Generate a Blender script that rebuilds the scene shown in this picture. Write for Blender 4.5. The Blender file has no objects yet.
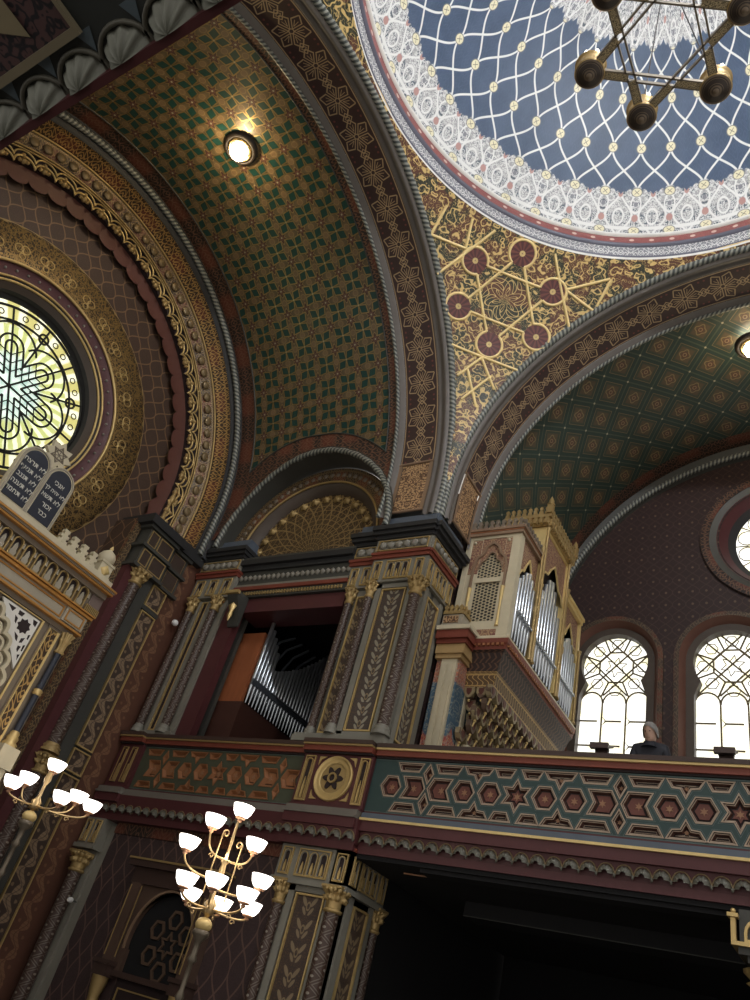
import bpy, math, random
from math import pi, sin, cos, sqrt, atan2, radians as rad
from mathutils import Vector, Matrix
random.seed(7)
SC = bpy.context.scene
COL = SC.collection
V = Vector

# ------------------------------------------------------------------ mesh builder
class MB:
    def __init__(s):
        s.v = []; s.f = []; s.uv = []; s.m = []; s.sm = []
    def add(s, pts, uvs=None, m=0, smooth=False):
        b = len(s.v)
        s.v += [tuple(p) for p in pts]
        s.f.append(tuple(range(b, b + len(pts))))
        if uvs is None:
            a, c, d = V(pts[0]), V(pts[1]), V(pts[2])
            n = (c - a).cross(d - a)
            ax = max(range(3), key=lambda k: abs(n[k]))
            i, j = ((1, 2), (0, 2), (0, 1))[ax]
            uvs = [(p[i], p[j]) for p in pts]
        s.uv += list(uvs); s.m.append(m); s.sm.append(smooth)
    def grid(s, rows, uvf=None, m=0, smooth=True, closed=False):
        b = len(s.v); nr = len(rows); nc = len(rows[0])
        for r in rows: s.v += [tuple(p) for p in r]
        for i in range(nr - 1):
            for j in range(nc if closed else nc - 1):
                k = (j + 1) % nc
                s.f.append((b + i*nc + j, b + i*nc + k, b + (i+1)*nc + k, b + (i+1)*nc + j))
                for (a, c) in ((i, j), (i, j+1), (i+1, j+1), (i+1, j)):
                    s.uv.append(uvf(a, c) if uvf else (a, c))
                s.m.append(m); s.sm.append(smooth)
    def box(s, x0, x1, y0, y1, z0, z1, m=0):
        P = lambda i, j, k: ((x0, x1)[i], (y0, y1)[j], (z0, z1)[k])
        for q in (((0,0,0),(1,0,0),(1,0,1),(0,0,1)), ((1,1,0),(0,1,0),(0,1,1),(1,1,1)),
                  ((0,1,0),(0,0,0),(0,0,1),(0,1,1)), ((1,0,0),(1,1,0),(1,1,1),(1,0,1)),
                  ((0,0,1),(1,0,1),(1,1,1),(0,1,1)), ((0,1,0),(1,1,0),(1,0,0),(0,0,0))):
            s.add([P(*a) for a in q], m=m)
    def prism(s, pts, off, m=0, uvs=None, ms=None, smooth=False):
        off = V(off); a = [V(p) for p in pts]; b = [p + off for p in a]
        n = len(a); ms = m if ms is None else ms
        s.add(b, uvs, m); s.add(a[::-1], uvs[::-1] if uvs else None, m)
        for i in range(n):
            j = (i+1) % n
            s.add([a[i], a[j], b[j], b[i]], m=ms, smooth=smooth)
    def tube(s, path, r, n=8, m=0, closed=False, twist=None, cap=True, up=None):
        """round bar along a path; r a number or a list; twist = (waves per metre, amount) cables the surface"""
        path = [V(p) for p in path]; N = len(path); rows = []; L = 0; Ls = []
        prev = None
        for i, p in enumerate(path):
            if closed: t = path[(i+1) % N] - path[i-1]
            else: t = path[min(i+1, N-1)] - path[max(i-1, 0)]
            t = t.normalized() if t.length > 1e-9 else V((0,0,1))
            if prev is None:
                u = V(up) if up else (V((0,0,1)) if abs(t.z) < .9 else V((1,0,0)))
                u = (u - t*u.dot(t)).normalized()
            else: u = (prev - t*prev.dot(t)).normalized()
            prev = u; w = t.cross(u)
            if i: L += (p - path[i-1]).length
            Ls.append(L)
            R = r[i] if isinstance(r, (list, tuple)) else r
            row = []
            for k in range(n):
                a = 2*pi*k/n; q = R
                if twist: q = R*(1 + twist[1]*sin(2*pi*twist[0]*L + 2*a))
                row.append(p + u*(q*cos(a)) + w*(q*sin(a)))
            rows.append(row)
        if closed: rows.append(rows[0]); Ls.append(L + (path[0]-path[-1]).length)
        rr = r if not isinstance(r, (list, tuple)) else max(r)
        s.grid(rows, lambda i, j: (Ls[i], j/n), m, True, True)
        if cap and not closed:
            s.add(rows[0][::-1], m=m); s.add(rows[-1], m=m)
    def lathe(s, c, prof, n=16, m=0, lobes=0, amp=0, axis=V((0,0,1)), cap=True, smooth=True):
        axis = V(axis).normalized()
        u = V((1,0,0)) if abs(axis.x) < .9 else V((0,1,0))
        u = (u - axis*u.dot(axis)).normalized(); w = axis.cross(u); c = V(c)
        rows = []
        for (r, h) in prof:
            row = []
            for k in range(n):
                a = 2*pi*k/n; q = r*(1 + amp*cos(lobes*a)) if lobes else r
                row.append(c + axis*h + u*(q*cos(a)) + w*(q*sin(a)))
            rows.append(row)
        s.grid(rows, lambda i, j: (j/n, prof[i][1]), m, smooth, True)
        if cap:
            if prof[0][0] > 1e-4: s.add(rows[0][::-1], m=m)
            if prof[-1][0] > 1e-4: s.add(rows[-1], m=m)
    def ball(s, c, r, n=10, m=0, sq=(1,1,1)):
        c = V(c); rows = []
        for i in range(n//2 + 1):
            a = -pi/2 + pi*i/(n//2)
            rows.append([c + V((r*sq[0]*cos(a)*cos(2*pi*k/n), r*sq[1]*cos(a)*sin(2*pi*k/n), r*sq[2]*sin(a))) for k in range(n)])
        s.grid(rows, lambda i, j: (j/n, i/(n/2)), m, True, True)
    def build(s, name, mats, parent=None):
        me = bpy.data.meshes.new(name)
        me.from_pydata(s.v, [], s.f)
        mats = mats if isinstance(mats, (list, tuple)) else [mats]
        for q in mats: me.materials.append(q)
        me.polygons.foreach_set('material_index', s.m)
        me.polygons.foreach_set('use_smooth', s.sm)
        l = me.uv_layers.new(name='UVMap')
        flat = [x for q in s.uv for x in q]
        l.data.foreach_set('uv', flat)
        me.update()
        o = bpy.data.objects.new(name, me); COL.objects.link(o)
        if parent is not None:
            o.parent = parent
            if parent.parent is None: o.matrix_parent_inverse = Matrix.Translation(-parent.location)
        return o

def thing(name, label, cat, loc=(0,0,0), group=None):
    o = bpy.data.objects.new(name, None); COL.objects.link(o)
    o.location = loc; o.empty_display_size = .1
    o['label'] = label; o['category'] = cat
    if group: o['group'] = group
    return o
def struct(o):
    o['kind'] = 'structure'; return o
def structE(name, loc=(0,0,0)):
    o = bpy.data.objects.new(name, None); COL.objects.link(o); o.location = loc
    o['kind'] = 'structure'; return o

# ------------------------------------------------------------------ frames: u along the wall, w up, d out of it
class F:
    def __init__(s, o, u, n):
        s.o = V(o); s.u = V(u); s.n = V(n); s.z = V((0,0,1))
    def __call__(s, u, w, d=0): return s.o + s.u*u + s.z*w + s.n*d
def south(y): return F((0,y,0), (1,0,0), (0,-1,0))      # wall at y facing the camera: u = x
def west(x): return F((x,0,0), (0,1,0), (1,0,0))        # wall at x facing +x: u = y
def fbox(mb, f, u0, u1, w0, w1, d0, d1, m=0):
    c = [f(u, w, d) for d in (d0, d1) for w in (w0, w1) for u in (u0, u1)]
    uv = lambda *k: [((u0, u1)[i & 1], (w0, w1)[(i >> 1) & 1]) for i in k]
    for k in ((4,5,7,6), (1,0,2,3)): mb.add([c[i] for i in k], uv(*k), m)
    for k in ((0,4,6,2), (5,1,3,7)): mb.add([c[i] for i in k], [((d0, d1)[(i >> 2) & 1], (w0, w1)[(i >> 1) & 1]) for i in k], m)
    for k in ((6,7,3,2), (0,1,5,4)): mb.add([c[i] for i in k], [((u0, u1)[i & 1], (d0, d1)[(i >> 2) & 1]) for i in k], m)
def fpoly(mb, f, pts, d0, d1, m=0, ms=None):
    mb.prism([f(u, w, d0) for u, w in pts], f.n*(d1-d0), m, [tuple(p) for p in pts], ms)
def ring_poly(mb, f, outer, inner, d0, d1, m=0):
    """a flat frame between two outlines with the same number of points"""
    n = len(outer)
    for i in range(n):
        j = (i+1) % n
        a, b, c, d = outer[i], outer[j], inner[j], inner[i]
        mb.add([f(*a, d1), f(*b, d1), f(*c, d1), f(*d, d1)], [a, b, c, d], m)
        mb.add([f(*a, d0), f(*b, d0), f(*b, d1), f(*a, d1)], m=m)
        mb.add([f(*d, d1), f(*c, d1), f(*c, d0), f(*d, d0)], m=m)
def fframe(mb, f, u0, u1, w0, w1, t, d0, d1, m=0):
    ring_poly(mb, f, [(u0,w0),(u1,w0),(u1,w1),(u0,w1)], [(u0+t,w0+t),(u1-t,w0+t),(u1-t,w1-t),(u0+t,w1-t)], d0, d1, m)
def arch_pts(u0, u1, w0, w1, n=10):
    """round-headed outline"""
    r = (u1-u0)/2; c = (u0+u1)/2; zs = w1 - r
    return [(u0,w0),(u1,w0)] + [(c + r*cos(pi*k/n), zs + r*sin(pi*k/n)) for k in range(n+1)]
def inset(pts, d):
    """shrink an outline towards its inside by d (mitred)"""
    n = len(pts); A = sum(pts[i][0]*pts[(i+1)%n][1] - pts[(i+1)%n][0]*pts[i][1] for i in range(n))
    s = 1 if A > 0 else -1; out = []
    for i in range(n):
        p0, p1, p2 = V(pts[i-1]), V(pts[i]), V(pts[(i+1)%n])
        a = (p1-p0).normalized(); b = (p2-p1).normalized()
        na = V((-a.y, a.x))*s; nb = V((-b.y, b.x))*s
        k = 1 + na.dot(nb)
        m = (na + nb)/max(k, .25)
        out.append(tuple(p1 + m*d))
    return out
def pline(mb, f, pts, w, d0, d1, m=0, closed=False):
    """flat strap following a polyline on a frame"""
    P = [V(p) for p in pts]; n = len(P); A = []; B = []
    for i in range(n):
        a = P[i-1] if (i or closed) else P[i]; b = P[(i+1)%n] if (i < n-1 or closed) else P[i]
        t = (b-a).normalized(); q = V((-t.y, t.x))
        if i and i < n-1 or closed:
            t1 = (P[i]-a).normalized(); k = max(.35, abs(V((-t1.y, t1.x)).dot(q)))
        else: k = 1
        A.append(tuple(P[i] + q*(w/2/k))); B.append(tuple(P[i] - q*(w/2/k)))
    for i in range(n if closed else n-1):
        j = (i+1) % n
        mb.add([f(*A[i], d1), f(*A[j], d1), f(*B[j], d1), f(*B[i], d1)], [A[i], A[j], B[j], B[i]], m)
        mb.add([f(*A[i], d0), f(*A[j], d0), f(*A[j], d1), f(*A[i], d1)], m=m)
        mb.add([f(*B[i], d1), f(*B[j], d1), f(*B[j], d0), f(*B[i], d0)], m=m)

# ------------------------------------------------------------------ arches
def arch_path(c, zs, r, z0=None, n=72, a0=0, a1=pi):
    """(h, z, ch, cz) stations of a round arch, with straight legs down to z0"""
    st = []
    if z0 is not None:
        for k in range(4): st.append((c+r, z0 + (zs-z0)*k/4, 1, 0))
    for k in range(n+1):
        a = a0 + (a1-a0)*k/n; st.append((c + r*cos(a), zs + r*sin(a), cos(a), sin(a)))
    if z0 is not None:
        for k in range(1, 5): st.append((c-r, zs + (z0-zs)*k/4, -1, 0))
    return st
def lobe(t):
    q = 2*(t - math.floor(t)) - 1
    return sqrt(max(0., 1 - q*q))
def ax(axis, d, h, z): return V((d, h, z)) if axis == 'x' else V((h, d, z))
def sweep(mb, axis, c, zs, prof, m=0, z0=None, n=72, a0=0, a1=pi, smooth=True, scal=None, off=0.):
    """sweep a profile of (depth, radius) points round an arch; scal = (count per metre, amount) scallops the last radius"""
    vs = [0]
    for i in range(1, len(prof)): vs.append(vs[-1] + math.dist(prof[i], prof[i-1]))
    st = arch_path(c, zs, prof[0][1], z0, n, a0, a1); L = [0]
    for i in range(1, len(st)): L.append(L[-1] + math.dist(st[i][:2], st[i-1][:2]))
    rows = []
    for i, (h, z, ch, cz) in enumerate(st):
        row = []
        for k, (d, r) in enumerate(prof):
            dr = r - prof[0][1]
            if scal and k == len(prof)-1: dr += scal[1]*lobe(scal[0]*(L[i] + off))
            row.append(ax(axis, d, h + dr*ch, z + dr*cz))
        rows.append(row)
    mb.grid(rows, lambda i, j: (L[i], vs[j]), m, smooth)
def arch_tube(mb, axis, c, zs, d, r, rt, m=0, z0=None, n=140, nt=8, twist=None, a0=0, a1=pi):
    mb.tube([ax(axis, d, h, z) for h, z, _, _ in arch_path(c, zs, r, z0, n, a0, a1)], rt, nt, m, twist=twist)

# ------------------------------------------------------------------ shader expressions
NT = None
class E:
    def __init__(s, k): s.k = k
    def __add__(a, b): return op('ADD', a, b)
    __radd__ = __add__
    def __sub__(a, b): return op('SUBTRACT', a, b)
    def __rsub__(a, b): return op('SUBTRACT', b, a)
    def __mul__(a, b): return op('MULTIPLY', a, b)
    __rmul__ = __mul__
    def __truediv__(a, b): return op('DIVIDE', a, b)
    def __rtruediv__(a, b): return op('DIVIDE', b, a)
    def __neg__(a): return op('MULTIPLY', a, -1.0)
def setin(inp, v):
    if isinstance(v, E): NT.links.new(v.k, inp)
    else: inp.default_value = v
def op(o, *a):
    n = NT.nodes.new('ShaderNodeMath'); n.operation = o
    for i, x in enumerate(a): setin(n.inputs[i], x)
    return E(n.outputs[0])
fract = lambda a: op('FRACT', a); floor = lambda a: op('FLOOR', a); ab = lambda a: op('ABSOLUTE', a)
esin = lambda a: op('SINE', a); ecos = lambda a: op('COSINE', a); esqrt = lambda a: op('SQRT', a)
mn = lambda a, b: op('MINIMUM', a, b); mx = lambda a, b: op('MAXIMUM', a, b)
lt = lambda a, b: op('LESS_THAN', a, b); gt = lambda a, b: op('GREATER_THAN', a, b)
atan = lambda a, b: op('ARCTAN2', a, b); emod = lambda a, b: op('FLOORED_MODULO', a, b)
def elen(a, b): return esqrt(a*a + b*b)
def ss(e0, e1, x):
    n = NT.nodes.new('ShaderNodeMapRange'); n.interpolation_type = 'SMOOTHSTEP'; n.clamp = True
    setin(n.inputs['Value'], x); setin(n.inputs['From Min'], e0); setin(n.inputs['From Max'], e1)
    return E(n.outputs['Result'])
def band(x, w, soft=.35): return 1 - ss(w*(1-soft), w*(1+soft), ab(x))      # 1 where |x| < w
def tri(x): return ab(fract(x) - .5)*2                                        # 1 at integers, 0 between
def mix(f, a, b):
    n = NT.nodes.new('ShaderNodeMix'); n.data_type = 'RGBA'
    setin(n.inputs[0], f)
    for i, c in ((6, a), (7, b)):
        if isinstance(c, E): NT.links.new(c.k, n.inputs[i])
        else: n.inputs[i].default_value = (*c, 1)
    return E(n.outputs[2])
def uv():
    n = NT.nodes.new('ShaderNodeUVMap'); n.uv_map = 'UVMap'
    s = NT.nodes.new('ShaderNodeSeparateXYZ'); NT.links.new(n.outputs[0], s.inputs[0])
    return E(s.outputs[0]), E(s.outputs[1])
def vec(a, b, c=0.0):
    n = NT.nodes.new('ShaderNodeCombineXYZ')
    for i, x in enumerate((a, b, c)): setin(n.inputs[i], x)
    return E(n.outputs[0])
def noise(v, scale, detail=3, rough=.55):
    n = NT.nodes.new('ShaderNodeTexNoise'); NT.links.new(v.k, n.inputs['Vector'])
    n.inputs['Scale'].default_value = scale; n.inputs['Detail'].default_value = detail; n.inputs['Roughness'].default_value = rough
    return E(n.outputs[0])
def voro(v, scale, feat='F1'):
    n = NT.nodes.new('ShaderNodeTexVoronoi'); n.feature = feat
    NT.links.new(v.k, n.inputs['Vector']); n.inputs['Scale'].default_value = scale
    return E(n.outputs['Distance'])
def objco():
    n = NT.nodes.new('ShaderNodeTexCoord'); return E(n.outputs['Object'])
MATS = {}
def mat(name, fn=None, color=(.5,.5,.5), rough=.55, metal=0., emit=None, es=0., spec=.4, bump=None, wear=.22):
    """fn() -> colour expression, or (colour, dict of more sockets); wear mottles every paint a little"""
    global NT
    if name in MATS: return MATS[name]
    m = bpy.data.materials.new(name); m.use_nodes = True; NT = m.node_tree
    b = NT.nodes['Principled BSDF']
    b.inputs['Roughness'].default_value = rough; b.inputs['Metallic'].default_value = metal
    b.inputs['Specular IOR Level'].default_value = spec
    ex = {}
    c = color
    if fn:
        c = fn()
        if isinstance(c, tuple) and isinstance(c[-1], dict): c, ex = c
    if wear:
        f = noise(objco(), 2.3, 4, .65)
        k = 1 + (f - .5)*wear*2
        if isinstance(c, E):
            n = NT.nodes.new('ShaderNodeVectorMath'); n.operation = 'SCALE'
            NT.links.new(c.k, n.inputs[0]); NT.links.new(k.k, n.inputs['Scale'])
            NT.links.new(n.outputs[0], b.inputs['Base Color'])
        else:
            n = NT.nodes.new('ShaderNodeVectorMath'); n.operation = 'SCALE'
            n.inputs[0].default_value = c; NT.links.new(k.k, n.inputs['Scale'])
            NT.links.new(n.outputs[0], b.inputs['Base Color'])
    elif isinstance(c, E): NT.links.new(c.k, b.inputs['Base Color'])
    else: b.inputs['Base Color'].default_value = (*c, 1)
    if 'metal' in ex: setin(b.inputs['Metallic'], ex['metal'])
    if 'rough' in ex: setin(b.inputs['Roughness'], ex['rough'])
    if 'emit' in ex:
        NT.links.new(ex['emit'].k, b.inputs['Emission Color']); b.inputs['Emission Strength'].default_value = es
    elif emit:
        b.inputs['Emission Color'].default_value = (*emit, 1); b.inputs['Emission Strength'].default_value = es
    if 'bump' in ex:
        n = NT.nodes.new('ShaderNodeBump'); n.inputs['Strength'].default_value = ex.get('bs', .5); n.inputs['Distance'].default_value = ex.get('bd', .02)
        NT.links.new(ex['bump'].k, n.inputs['Height']); NT.links.new(n.outputs[0], b.inputs['Normal'])
    MATS[name] = m
    return m
# ------------------------------------------------------------------ paints and patterns (all in metres of wall)
GOLD = (.50, .33, .10); BROWN = (.050, .026, .018); MAROON = (.075, .020, .022); GREY = (.195, .186, .155)
TEAL = (.026, .052, .050); TAN = (.21, .135, .062); CREAM = (.50, .44, .31)
P2 = 2*pi
def scroll(u, v, p, w=.2):
    a = tri(u/p)
    f1 = esin(P2*(a*.95 + .30*esin(P2*v/p)))
    f2 = esin(P2*(v/p + .28*ecos(P2*a)))
    return mx(band(f1, w), band(f2, w))
def curl(u, v, p, w=.22):
    q = vec(ab(fract(u/p) - .5), v/p)
    d = noise(q, 4.2, 2)
    return band(fract(d*6) - .5, w)
def ogee(a, b, w):
    """wavy net in cell units: strands touch at whole numbers and cross half way"""
    c = .5 - .5*ecos(pi*fract(b)*1.0)
    sl = esin(pi*fract(b))*1.35
    k = esqrt(1 + sl*sl)
    d = mn(ab(fract(a - c + .5) - .5), ab(fract(a + c + .5) - .5))
    return 1 - ss(w*.7, w*1.25, d/k)

def m_star_vault():
    u, v = uv(); s = .56
    p, q = u/s, v/s
    fx, fy = fract(p) - .5, fract(q) - .5
    a = ab((fx + fy)*.7071); b = ab((fx - fy)*.7071)
    k1 = ab(a - .280)/.245 + b/.178; k2 = ab(b - .280)/.245 + a/.178
    k = mn(k1, k2)
    gx, gy = fract(p + .5) - .5, fract(q + .5) - .5
    r = elen(gx, gy); th = atan(gy, gx)
    fl = r - .235*(.74 + .26*ecos(6*th))
    # tan ground with a pale star between the clusters
    hx, hy = fract(p + .5) - .5, fract(q) - .5
    r2 = mn(elen(hx, hy), elen(fx, gy))
    base = mix(ss(.05, .24, r2), (.150, .100, .055), (.098, .074, .042))
    base = mix(band(r2 - .11, .012), base, (.22, .155, .075))
    base = mix(band(fl - .03, .016) , base, (.26, .18, .08))
    c = mix(1 - ss(-.01, .01, fl), base, (.060, .028, .024))
    c = mix(1 - ss(.03, .05, r), c, (.30, .27, .19))
    c = mix(band(r - .085, .012), c, (.15, .07, .05))
    c = mix(band(k - 1.12, .16), c, (.27, .20, .09))
    c = mix(1 - ss(.92, 1.02, k), c, (.010, .046, .040))
    c = mix(1 - ss(.025, .04, elen(fx, fy)), c, (.40, .36, .25))
    return c, dict(metal=band(k - 1.12, .16)*.8, rough=.34)
def m_diamond_vault():
    u, v = uv(); s = .92
    p = u/s + v/s*.86; q = u/s - v/s*.86
    fx, fy = ab(fract(p) - .5), ab(fract(q) - .5)
    e = mx(fx, fy)
    gx, gy = fract(p) - .5, fract(q) - .5
    r = elen(gx, gy); th = atan(gy, gx)
    c = mix(ss(.20, .30, e), (.090, .064, .036), (.040, .050, .034))
    c = mix(band(r - .2*(.85 + .15*ecos(4*th)), .02), c, (.21, .15, .07))
    c = mix(1 - ss(.11, .13, r), c, (.10, .045, .03))
    c = mix(band(r - .06, .015), c, (.24, .17, .09))
    c = mix(ss(.345, .36, e), c, (.019, .040, .033))
    c = mix(band(e - .345, .010), c, (.17, .125, .06))
    c = mix(band(e - .49, .012), c, (.06, .075, .05))
    d = elen(.5 - fx, .5 - fy)
    return mix(1 - ss(.03, .042, d), c, (.40, .36, .25))
def star_band(L, W, base, line):
    u, v = uv()
    x = (fract(u/L) - .5)*L; y = v - W/2
    r = elen(x, y); th = atan(y, x)
    R = W*.46
    t6 = (fract(th/(pi/3) + .5) - .5)*(pi/3)
    px = r*ecos(t6); py = ab(r*esin(t6))
    o = r - R
    ln = band(py - .58*(px - .14*R), .011)*lt(px, .64*R)*gt(px, .14*R)
    ln = mx(ln, band((py - .29*R*(R - px)/(.36*R))*.75, .012)*gt(px, .64*R)*lt(px, R))
    ln = mx(ln, band(py - .28*(px - .30*R), .007)*lt(px, .66*R)*gt(px, .30*R))
    ln = mx(ln, band(r - R*.13, .010))
    xe = (fract(u/L + .5) - .5)*L
    ln = mx(ln, band((ab(xe)/.115 + ab(y)/.105 - 1)*.08, .010))
    ln = mx(ln, band((ab(xe)/.05 + ab(y)/.05 - 1)*.04, .008))
    ln = mx(ln, band(ab(y) - W*.47, .012))
    dots = 1 - ss(.018, .028, elen((fract(u/.11) - .5)*.11, ab(y) - W*.36))
    c = mix(dots*.6*gt(o, .03), base, (.20, .055, .05))
    return mix(ln, c, line)
def m_leaf(L=.30, base=BROWN, leaf=(.33, .29, .19)):
    def fn():
        u, v = uv()
        y = (fract(v/L) - .5)*L; x = ab(u)
        t = .95
        def lf(cx, cy, s):
            a = (x - cx)*cos(t) + (y - cy)*sin(t); b = -(x - cx)*sin(t) + (y - cy)*cos(t)
            return elen(a/(.085*s), b/(.030*s))
        k = mn(lf(.085, .045, 1.), lf(.06, -.085, .8))
        bud = elen(x/.03, (y + .02)/.05)
        n = curl(u, v, .3, .12)
        c = mix(n*.35, base, (.16, .085, .04))
        c = mix(1 - ss(.85, 1.05, k), c, leaf)
        return mix(band(bud - 1, .25), c, (.22, .16, .09))
    return fn
def m_acanthus(base, leaf, c0=0.):
    def fn():
        u, v = uv(); u = u - c0
        w = .085*esin(P2*v/.44)
        d = ab(u - w)
        lf = d - (.020 + .075*ab(esin(P2*v/.44 + .6 + 6*u)))
        c = mix(1 - ss(-.006, .010, lf), base, leaf)
        c = mix(band(d, .012)*.7, c, base)
        c = mix(band(fract(v/.055 + u*4) - .5, .10)*.45, c, base)
        r = elen(u - .11*esin(P2*v/.44 + pi), (fract(v/.22) - .5)*.22)
        return mix(1 - ss(.025, .035, r), c, tuple(x*.8 for x in leaf))
    return fn
def m_spiral():
    u, v = uv()                        # lathe: u round (0..1), v metres up
    a = fract(v/.20 + u*2); b = fract(v/.20 - u*2)
    e = mx(ab(a - .5), ab(b - .5))
    c = mix(band(e - .40, .035), BROWN, (.13, .105, .088))
    return mix((1 - ss(.10, .14, elen(a - .5, b - .5)))*.8, c, (.30, .27, .23))
def m_band(p, base, line, w=.2, mode=0, met=0.):
    def fn():
        u, v = uv()
        s = (scroll if mode == 0 else curl)(u, v, p, w)
        red = band(fract(u/(p*3)) - .5, .22)*band(fract(v/(p*1.5)) - .5, .3)
        return mix(s, mix(red*.7, base, (.16, .040, .022)), line), dict(metal=s*met)
    return fn
def m_filigree():
    u, v = uv()
    s = mx(scroll(u, v, .62, .15), curl(u, v, .60, .13))
    e = 1 - ss(.03, .06, voro(vec(u, v), 5, 'DISTANCE_TO_EDGE'))
    k = mx(s, e*.8)
    return mix(k, (.042, .024, .012), (.36, .235, .09)), dict(metal=k*.4)
def m_lattice(su, sv, base, line, w=.035):
    def fn():
        u, v = uv()
        l = ogee(u/su, v/sv, w)
        n = noise(vec(u, v), 40, 2)
        return mix(l, mix(ss(.45, .6, n)*.5, base, tuple(x*1.5 for x in base)), line)
    return fn
def m_northwall():
    u, v = uv()
    l = ogee(u/.30, v/.34, .03)
    d = 1 - ss(.07, .12, elen(fract(u/.30) - .5, fract(v/.34 + .5) - .5))
    d2 = 1 - ss(.05, .09, elen(fract(u/.15) - .5, fract(v/.17) - .5))
    c = mix(l*.5, (.030, .015, .014), (.085, .05, .035))
    c = mix(d2*.5, c, (.08, .03, .025))
    return mix(d*.8, c, (.13, .085, .055))
def m_rope():
    u, v = uv()
    return mix(ss(-.5, .7, esin(P2*(u*10 + v*2))), (.050, .056, .054), (.27, .275, .235))
def m_tymp():
    u, v = uv()                        # polar: u = angle*R, v = radius
    a = u; r = v
    k = 14
    f1 = esin(k*a + 5.5*r); f2 = esin(k*a - 5.5*r); f3 = esin(k*2*a + 9*esin(r*7)); f4 = esin(r*24)
    l = mx(mx(band(f1, .2), band(f2, .2)), mx(band(f3, .14), band(f4, .16)))
    return mix(l, (.045, .026, .012), (.24, .165, .07))
def m_pend():
    u, v = uv()
    rr = elen(u, v); th = atan(v, u)
    ros = mx(band(esin(rr*19 + 2.2*ecos(6*th)), .22), band(ecos(6*th + 5*esin(rr*6)), .16))
    k = lt(rr, .60)
    s1 = mx(ros*k, mx(curl(u, v, 1.5, .115), curl(u + 3.3, v*.9 + 1.7, .7, .07)*.6)*(1 - k))
    s2 = scroll(u*.7071 + v*.7071, v*.7071 - u*.7071, .34, .13)
    n = noise(vec(ab(u), v), 1.9, 1)
    base = mix(ss(.46, .54, n), (.10, .032, .016), (.022, .026, .014))
    c = mix(s2*.40, base, (.20, .16, .08))
    return mix(s1, c, (.66, .47, .18))
def m_wheel():
    u, v = uv(); r = elen(u, v); th = atan(v, u)
    c = mix(gt(esin(12*th), 0.), (.075, .020, .020), (.15, .045, .035))
    c = mix(1 - ss(.055, .07, r), c, (.72, .55, .22))
    return mix(band(esin(6*th)*r, .006), c, (.03, .012, .01))

# dome: u = azimuth cells (46 round the dome), v = rows of the net
def m_dome():
    a, b = uv()
    net = ogee(a, b, .030)
    fa = fract(a + .5) - .5; fb = fract(b + .5) - .5
    rr = elen(fa*.72, fb*1.1)
    blue = mix(ss(.3, .7, noise(vec(a, b), 1.4, 3)), (.042, .068, .115), (.058, .088, .145))
    ca = tri(a); ka = band(scroll(a, b, .5, .2) - 1, .5)
    blue = mix(ka*.12, blue, (.14, .19, .30))
    c = mix(net, blue, (.74, .74, .70))
    node = 1 - ss(.115, .135, rr)
    nc = mix(band(rr - .118, .012), (.74, .68, .46), (.20, .19, .16))
    nc = mix((1 - ss(.010, .018, mn(ab(fa - fb*1.4), ab(fa + fb*1.4))))*lt(rr, .075), nc, (.20, .18, .13))
    c = mix(node, c, nc)
    # lace of the lower border
    x = ab(fa)
    def lace(y):
        w0 = .30 + .20*esin(P2*(y + .28)*.8)                 # onion-shaped frame round each cell axis
        l = band(x - w0, .035)
        l = mx(l, band(elen(fa*1.5, (y + .30)*1.0) - .22, .030))
        l = mx(l, curl(a, y, .60, .22)*.8)
        l = mx(l, band(elen((x - .5)*1.3, y + .62) - .20, .03))
        l = mx(l, band(y + .93, .05))
        bg = mix(ss(.40, .52, noise(vec(x, y), 6, 2)), (.075, .095, .115), (.34, .335, .33))
        q = mix(l, bg, (.74, .73, .70))
        q = mix(1 - ss(.08, .11, elen(fa, y + .66)), q, (.42, .23, .20))
        q = mix((1 - ss(.05, .07, elen(fa, y + .30))), q, (.20, .20, .22))
        return mix((1 - ss(.06, .08, elen(x - .5, (y + .05)))), q, (.44, .25, .22))
    edge = .16 - .34*x + .05*ab(esin(P2*a*3))
    low = 1 - ss(-.02, .02, b - edge + .05)
    c = mix(low*lt(rr, .15)*0. + low*(1 - node), c, lace(b))
    # lace of the crown, with points hanging down between the strands
    top = ss(-.03, .03, b - 2.95 - .35*x + .06*ab(esin(P2*a*2)))
    return mix(top, c, lace(fract(b)*1.0 - .5))
def m_ringrelief():
    u, v = uv()
    s = scroll(u, v, .42, .26)
    return mix(s, (.20, .20, .22), (.70, .69, .66))
def m_ringred():
    u, v = uv()
    x = (fract(u/.42) - .5)*.42
    c = mix(curl(u, v, .2, .2)*.5, (.20, .045, .042), (.33, .14, .12))
    return mix(1 - ss(.045, .06, elen(x, v - .13)), c, (.66, .52, .44))
def m_rose():
    u, v = uv()                        # metres from the centre of the window
    r = elen(u, v); th = atan(v, u)
    ray = esin(36*th + 2*noise(vec(u, v), 6, 2))
    glow = mix(ss(-.4, .6, ray), (.50, .54, .20), (.92, .95, .62))
    core = mix(ss(.35, .65, noise(vec(u, v), 5, 2)), (.45, .62, .54), (.78, .90, .78))
    c = mix(ss(.62, .80, r), core, glow)
    c = mix(ss(1.30, 1.33, r), c, mix(band(fract(th*24/P2) - .5, .2), (.55, .50, .18), (.92, .90, .66)))
    return c, dict(emit=c)
def m_clearglass():
    u, v = uv()
    n = noise(vec(u, v), 3, 2)
    c = mix(ss(.4, .7, n), (1., 1., .96), (.98, .93, .62))
    return c, dict(emit=c)
def m_muq():
    u, v = uv()
    return mix(gt(noise(objco(), 5, 1), .52), (.27, .21, .115), (.12, .075, .05))
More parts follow.
